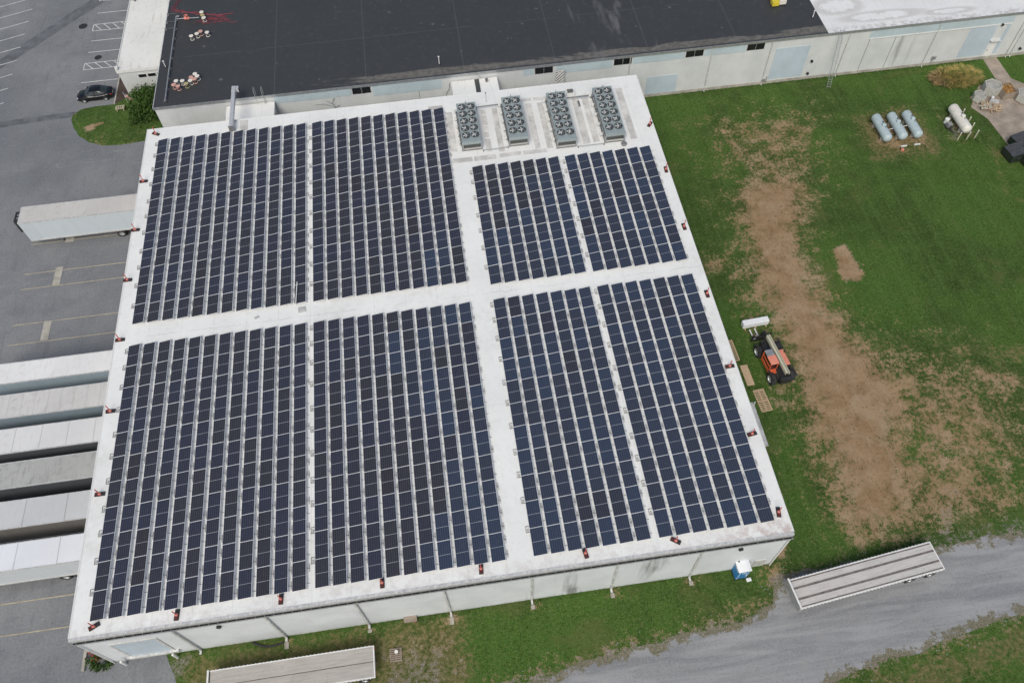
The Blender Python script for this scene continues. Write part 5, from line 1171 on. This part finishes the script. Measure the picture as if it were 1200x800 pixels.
mb = MB(); loft(mb, [gsec(1.15, .70, .90, .68, .93), gsec(.35, .80, .92, .60, 1.38), gsec(-.25, .82, .93, .62, 1.44), gsec(-.95, .80, .94, .58, 1.38), gsec(-1.75, .66, .95, .62, .985)])
mb.build('windows', [M['carglass']], car, smooth=True)
mb = MB(); loft(mb, [gsec(.42, .58, 1.37, .575, 1.40), gsec(.0, .62, 1.43, .60, 1.455), gsec(-.4, .62, 1.43, .60, 1.455), gsec(-.98, .57, 1.375, .56, 1.395)]); mb.build('roof_panel', [M['car']], car, smooth=True)
mb = MB()
for s_ in (-1, 1):
    mb.tube([(1.12, s_ * .71, .93), (.38, s_ * .62, 1.38), (-.25, s_ * .64, 1.43), (-.95, s_ * .60, 1.38), (-1.7, s_ * .68, .98)], .03, 6); mb.tube([(-.22, s_ * .64, 1.42), (-.22, s_ * .82, .95)], .03, 6); mb.box(.85, 1.0, s_ * 1.0 - .08, s_ * 1.0 + .08, .92, 1.04)
mb.build('pillars', [M['car']], car)
mb = MB(); [mb.box(1.05, -1.4, s_ * .925 - .006, s_ * .925 + .006, .78, .80) for s_ in (-1, 1)]; mb.build('trim', [M['lamp']], car)
for s_ in (-1, 1):
    MB().box(2.02, 2.22, s_ * .62 - .14, s_ * .62 + .14, .60, .70).build('headlight', [M['lamp']], car, bevel=.03); MB().box(-2.26, -2.12, s_ * .62 - .16, s_ * .62 + .16, .70, .82).build('tail_light', [M['red']], car, bevel=.03)
MB().box(-2.31, -2.27, -.25, .25, .55, .66).build('number_plate', [M['white_paint']], car)
me_ct, me_cr = tyre_mesh(.32, .22), rim_mesh(.33, .23)
for x in (1.38, -1.35):
    for y in (-.83, .83): wheel(car, x, y, .32, me_ct, me_cr)

# ------------------------------------------------------------------ bush, flag, sign, ornamental grass, drains
t_ = thing('bush', 'big dense green bush at the factory corner by the annex', 'bush', (-3.9, 69.6, 0))
leaves(6500, (0, 0, .9), (2.25, 3.1, 1.75), .17, 21, clumps=60).build('foliage', [M['leaf']], t_, fix=False)
leaves(2200, (-1.2, -1.6, .5), (1.2, 1.6, .9), .15, 22, clumps=26).build('foliage', [M['leaf2']], t_, fix=False)
mb = MB(); [mb.cyl((rg.uniform(-.3, .3), rg.uniform(-.5, .5), 0), (rg.uniform(-1.4, 1.4), rg.uniform(-2, 2), rg.uniform(.9, 1.9)), .06, .02, seg=6) for _ in range(14)]; mb.build('stem', [M['oldwood']], t_)
fl = thing('flag', 'small striped red, white and blue flag on a short pole by the bush', 'flag', (-7.15, 71.2, .02), R(-35))
MB().cyl((0, 0, 0), (.12, .0, 1.9), .022, seg=6).build('pole', [M['white_paint']], fl)
m, b, t = new_mat('flag_cloth', (.6, .6, .6), .8); o = t.obj(); s = t.xyz(o)
f = t.m('FRACT', t.m('DIVIDE', t.m('SUBTRACT', s[2], 1.05), .78 / 6.5)); c = t.mix(t.m('LESS_THAN', f, .5), (.62, .60, .58), (.42, .03, .045))
can = t.m('MULTIPLY', t.m('LESS_THAN', s[0], .52), t.m('GREATER_THAN', s[2], 1.42)); c = t.mix(can, c, (.02, .03, .12)); vs2 = t.vor(t.scale(o, (1, 0, 1)), 11.0); c = t.mix(t.m('MULTIPLY', can, t.ramp(vs2.outputs['Distance'], .30, .22)), c, (.62, .62, .62)); t._set(b.inputs['Base Color'], c)
mb = MB(); nU, nV = 16, 6
for i in range(nU + 1):
    for j in range(nV + 1):
        u, v = i / nU, j / nV; mb.v.append((.10 + u * 1.15, .10 * math.sin(u * 7 + v) * (.3 + u), 1.05 + v * .78 - .16 * u * u))
for i in range(nU):
    for j in range(nV): a_ = i * (nV + 1) + j; mb.f.append([a_, a_ + nV + 1, a_ + nV + 2, a_ + 1]); mb.mi.append(0)
mb.build('cloth', [m], fl, smooth=True, fix=False)
t_ = thing('garden_bench', 'small tan slatted bench on grass behind the parked car', 'bench', (-7.85, 69.95, .10), R(3))
M['tan'] = pm('tan_paint', (.42, .38, .26), .7, var=.12, dirt=(.2, .18, .1), dirt_amt=.4)
mb = MB(); mb.box(-.56, .56, -.36, -.29, .40, .45); mb.box(-.56, .56, .29, .36, .40, .45); [mb.box(x, x + .15, -.289, .289, .41, .445) for x in (-.56, -.28, -.02, .24, .41)]; mb.build('seat', [M['tan']], t_)
for x in (-.46, .36): MB().box(x, x + .1, -.32, .32, 0, .399).build('leg', [M['tan']], t_)
t_ = thing('ornamental_grass', 'wide clump of tall golden green grass against the factory wall', 'grass clump', (100.2, 58.1, 0))
m, b, t = new_mat('golden_grass_blade', (.2, .2, .05), .8); o = t.obj(); n = t.noise(o, 1.4, 4, .6); s = t.xyz(o)
c = t.mix(t.ramp(n, .36, .60), (.12, .145, .030), (.40, .31, .10)); c = t.mix(t.m('MULTIPLY', t.ramp(s[0], -1.0, -3.0), .6), c, (.42, .28, .16)); t._set(b.inputs['Base Color'], c)
rg = random.Random(8); mb = MB()
for k in range(3000):
    a = rg.uniform(0, 6.283); rr = math.sqrt(rg.random()); x, y = 3.1 * rr * math.cos(a), 1.7 * rr * math.sin(a) - .05 * x if False else 1.7 * rr * math.sin(a)
    h = rg.uniform(.5, 1.25) * (1 - .45 * rr ** 3); l = Vector((math.cos(a) * rr * .7 + rg.gauss(0, .25) + .15, math.sin(a) * rr * .6 + rg.gauss(0, .25) - .1, 0)); p = Vector((x, y, 0)); w = Vector((-l.y, l.x, 0)).normalized() * .036 if l.length > .01 else Vector((.02, 0, 0))
    p1 = p + l * .35 + Vector((0, 0, h * .75)); p2 = p + l * 1.0 + Vector((0, 0, h * .92)); mb.poly([p - w, p + w, p1 + w, p1 - w]); mb.poly([p1 - w, p1 + w, p2])
mb.build('blades', [m], t_, fix=False)
for x, y, rx, lb in ((-15.6, 89.15, .62, 'dark round manhole cover on the open asphalt'), (-12.45, 81.6, .5, 'dark iron drain by the hatched parking bay nearest the annex corner')):
    mb = MB(); mb.lathe([(rx, .012), (rx * .96, .022), (.001, .024)], seg=26); [mb.box(-rx * .7, rx * .7, yy - .02, yy + .02, .0245, .032) for yy in (-.25, 0, .25)]
    tag(mb.build('manhole_cover', [M['machine']], loc=(x, y, 0)), lb, 'manhole cover', 'iron covers in the asphalt')

# ------------------------------------------------------------------ loose growth and stones on the ground
def ground_at(px, py):
    i = np.clip(np.searchsorted(gx, px) - 1, 0, nx - 2); j = np.clip(np.searchsorted(gy, py) - 1, 0, ny - 2)
    return dirt[j, i], grav[j, i], dry[j, i]
rs = np.random.RandomState(5); mb = MB()
def tuft(x, y, h, n):
    for _ in range(n):
        a = rs.uniform(0, 6.283); l = rs.uniform(.25, .9) * h; w = rs.uniform(.012, .028) * (1 + h)
        p = Vector((x + rs.normal(0, .06), y + rs.normal(0, .06), -.01)); d = Vector((math.cos(a) * l, math.sin(a) * l, h * rs.uniform(.6, 1.1))); q = Vector((-math.sin(a), math.cos(a), 0)) * w
        mb.poly([p - q, p + q, p + d])
def blocked(x, y):
    return (-.5 < x < 56.9 and -.15 < y < 61.3) or y > 61.15 or (x > 99.6 and 40 < y < 57 and x < 113) or (105 < x < 108 and y > 56) or (105.2 < x < 107.8 and y > 56)
N = 26000; pxs = rs.uniform(5, 118, N); pys = rs.uniform(-16, 61, N); dd, gg, yy = ground_at(pxs, pys); dn = sdist(road_outline, pxs, pys)
for x, y, d_, g_, r_ in zip(pxs, pys, dd, gg, dn):
    if blocked(x, y) or r_ > -.2 or rs.uniform() < d_ * 1.25 or g_ > .5: continue
    if x < 6.5: continue
    clump_ = mnoise.noise(Vector((x * .35, y * .35, 1.0)))
    if clump_ < -.25: continue
    tuft(x, y, rs.uniform(.06, .15) * (1 + max(0, clump_)), 5)
for x in np.arange(57.2, 105, .22): tuft(x, 61.02 + rs.normal(0, .08), rs.uniform(.08, .32), 6)      # unmown edge under the far wall
for x in np.arange(6.5, 56.5, .22): tuft(x, -.12 + rs.normal(0, .07), rs.uniform(.06, .24), 5)
for x0, x1, y0, y1, n in ((86, 91.4, 47, 52.5, 150), (95.2, 98.2, 47, 52.3, 110), (59.9, 61.7, 14.4, 17.3, 40), (61.3, 64.5, 24.0, 25.2, 50), (58.8, 60.4, 20.5, 23.3, 40)):
    for _ in range(n): tuft(rs.uniform(x0, x1), rs.choice([y0, y1]) + rs.normal(0, .25), rs.uniform(.1, .26), 5)
m, b, t = new_mat('rough_grass_blades', rough=.85); o = t.obj(); n1 = t.noise(o, .5, 5, .65); n2 = t.noise(o, 3.5, 3, .6)
c = t.mix(t.ramp(n1, .35, .65), (.030, .066, .012), (.070, .125, .026)); c = t.mix(t.m('MULTIPLY', t.ramp(n2, .54, .68), .6), c, (.19, .18, .075)); t._set(b.inputs['Base Color'], c); b.inputs['Specular IOR Level'].default_value = .15
go = mb.build('grass_tufts', [m], fix=False); go['kind'] = 'stuff'; tag(go, 'short uneven grass tufts growing over the lawn and along the walls', 'grass')
mb = MB(); N = 9000; pxs = rs.uniform(56, 92, N); pys = rs.uniform(-2, 58, N); dd, gg, yy = ground_at(pxs, pys); dn = sdist(road_outline, pxs, pys)
def clod(x, y, r, z=0):
    k = rs.uniform(0, 6.28); q = [Vector((x + r * rs.uniform(.6, 1.2) * math.cos(k + a), y + r * rs.uniform(.6, 1.2) * math.sin(k + a), z)) for a in (0, 1.57, 3.14, 4.71)]; tp = Vector((x, y, z + r * rs.uniform(.5, .9)))
    for a in range(4): mb.poly([q[a], q[(a + 1) % 4], tp])
for x, y, d_, r_ in zip(pxs, pys, dd, dn):
    if d_ > .5 and not blocked(x, y) and r_ < 0 and rs.uniform() < .55: clod(x, y, rs.uniform(.03, .10) * (1.7 if rs.uniform() < .06 else 1))
m, b, t = new_mat('soil_clods', rough=.95); o = t.obj(); c = t.mix(t.ramp(t.noise(o, 2.2, 4, .6), .35, .65), (.12, .08, .045), (.30, .22, .14)); t._set(b.inputs['Base Color'], c); b.inputs['Specular IOR Level'].default_value = .1
go = mb.build('soil_clods', [m], fix=False); go['kind'] = 'stuff'; tag(go, 'loose clods and stones scattered on the bare soil track', 'soil')
mb = MB(); N = 7000; pxs = rs.uniform(20, 112, N); pys = rs.uniform(-18, 4, N); dn = sdist(road_outline, pxs, pys)
for x, y, r_ in zip(pxs, pys, dn):
    if r_ > 0 and rs.uniform() < .30 + .7 * math.exp(-r_ / 1.0) or (-1.2 < r_ <= 0 and y < .0 and rs.uniform() < .35): clod(x, y, rs.uniform(.025, .075), .008 if r_ > 0 else 0)
m, b, t = new_mat('loose_road_stone', rough=.9); o = t.obj(); c = t.mix(t.ramp(t.noise(o, 3.0, 3, .6), .35, .65), (.17, .175, .18), (.40, .40, .39)); t._set(b.inputs['Base Color'], c)
go = mb.build('loose_stones', [m], fix=False); go['kind'] = 'stuff'; tag(go, 'loose grey stones scattered over the gravel road and its verge', 'stones')
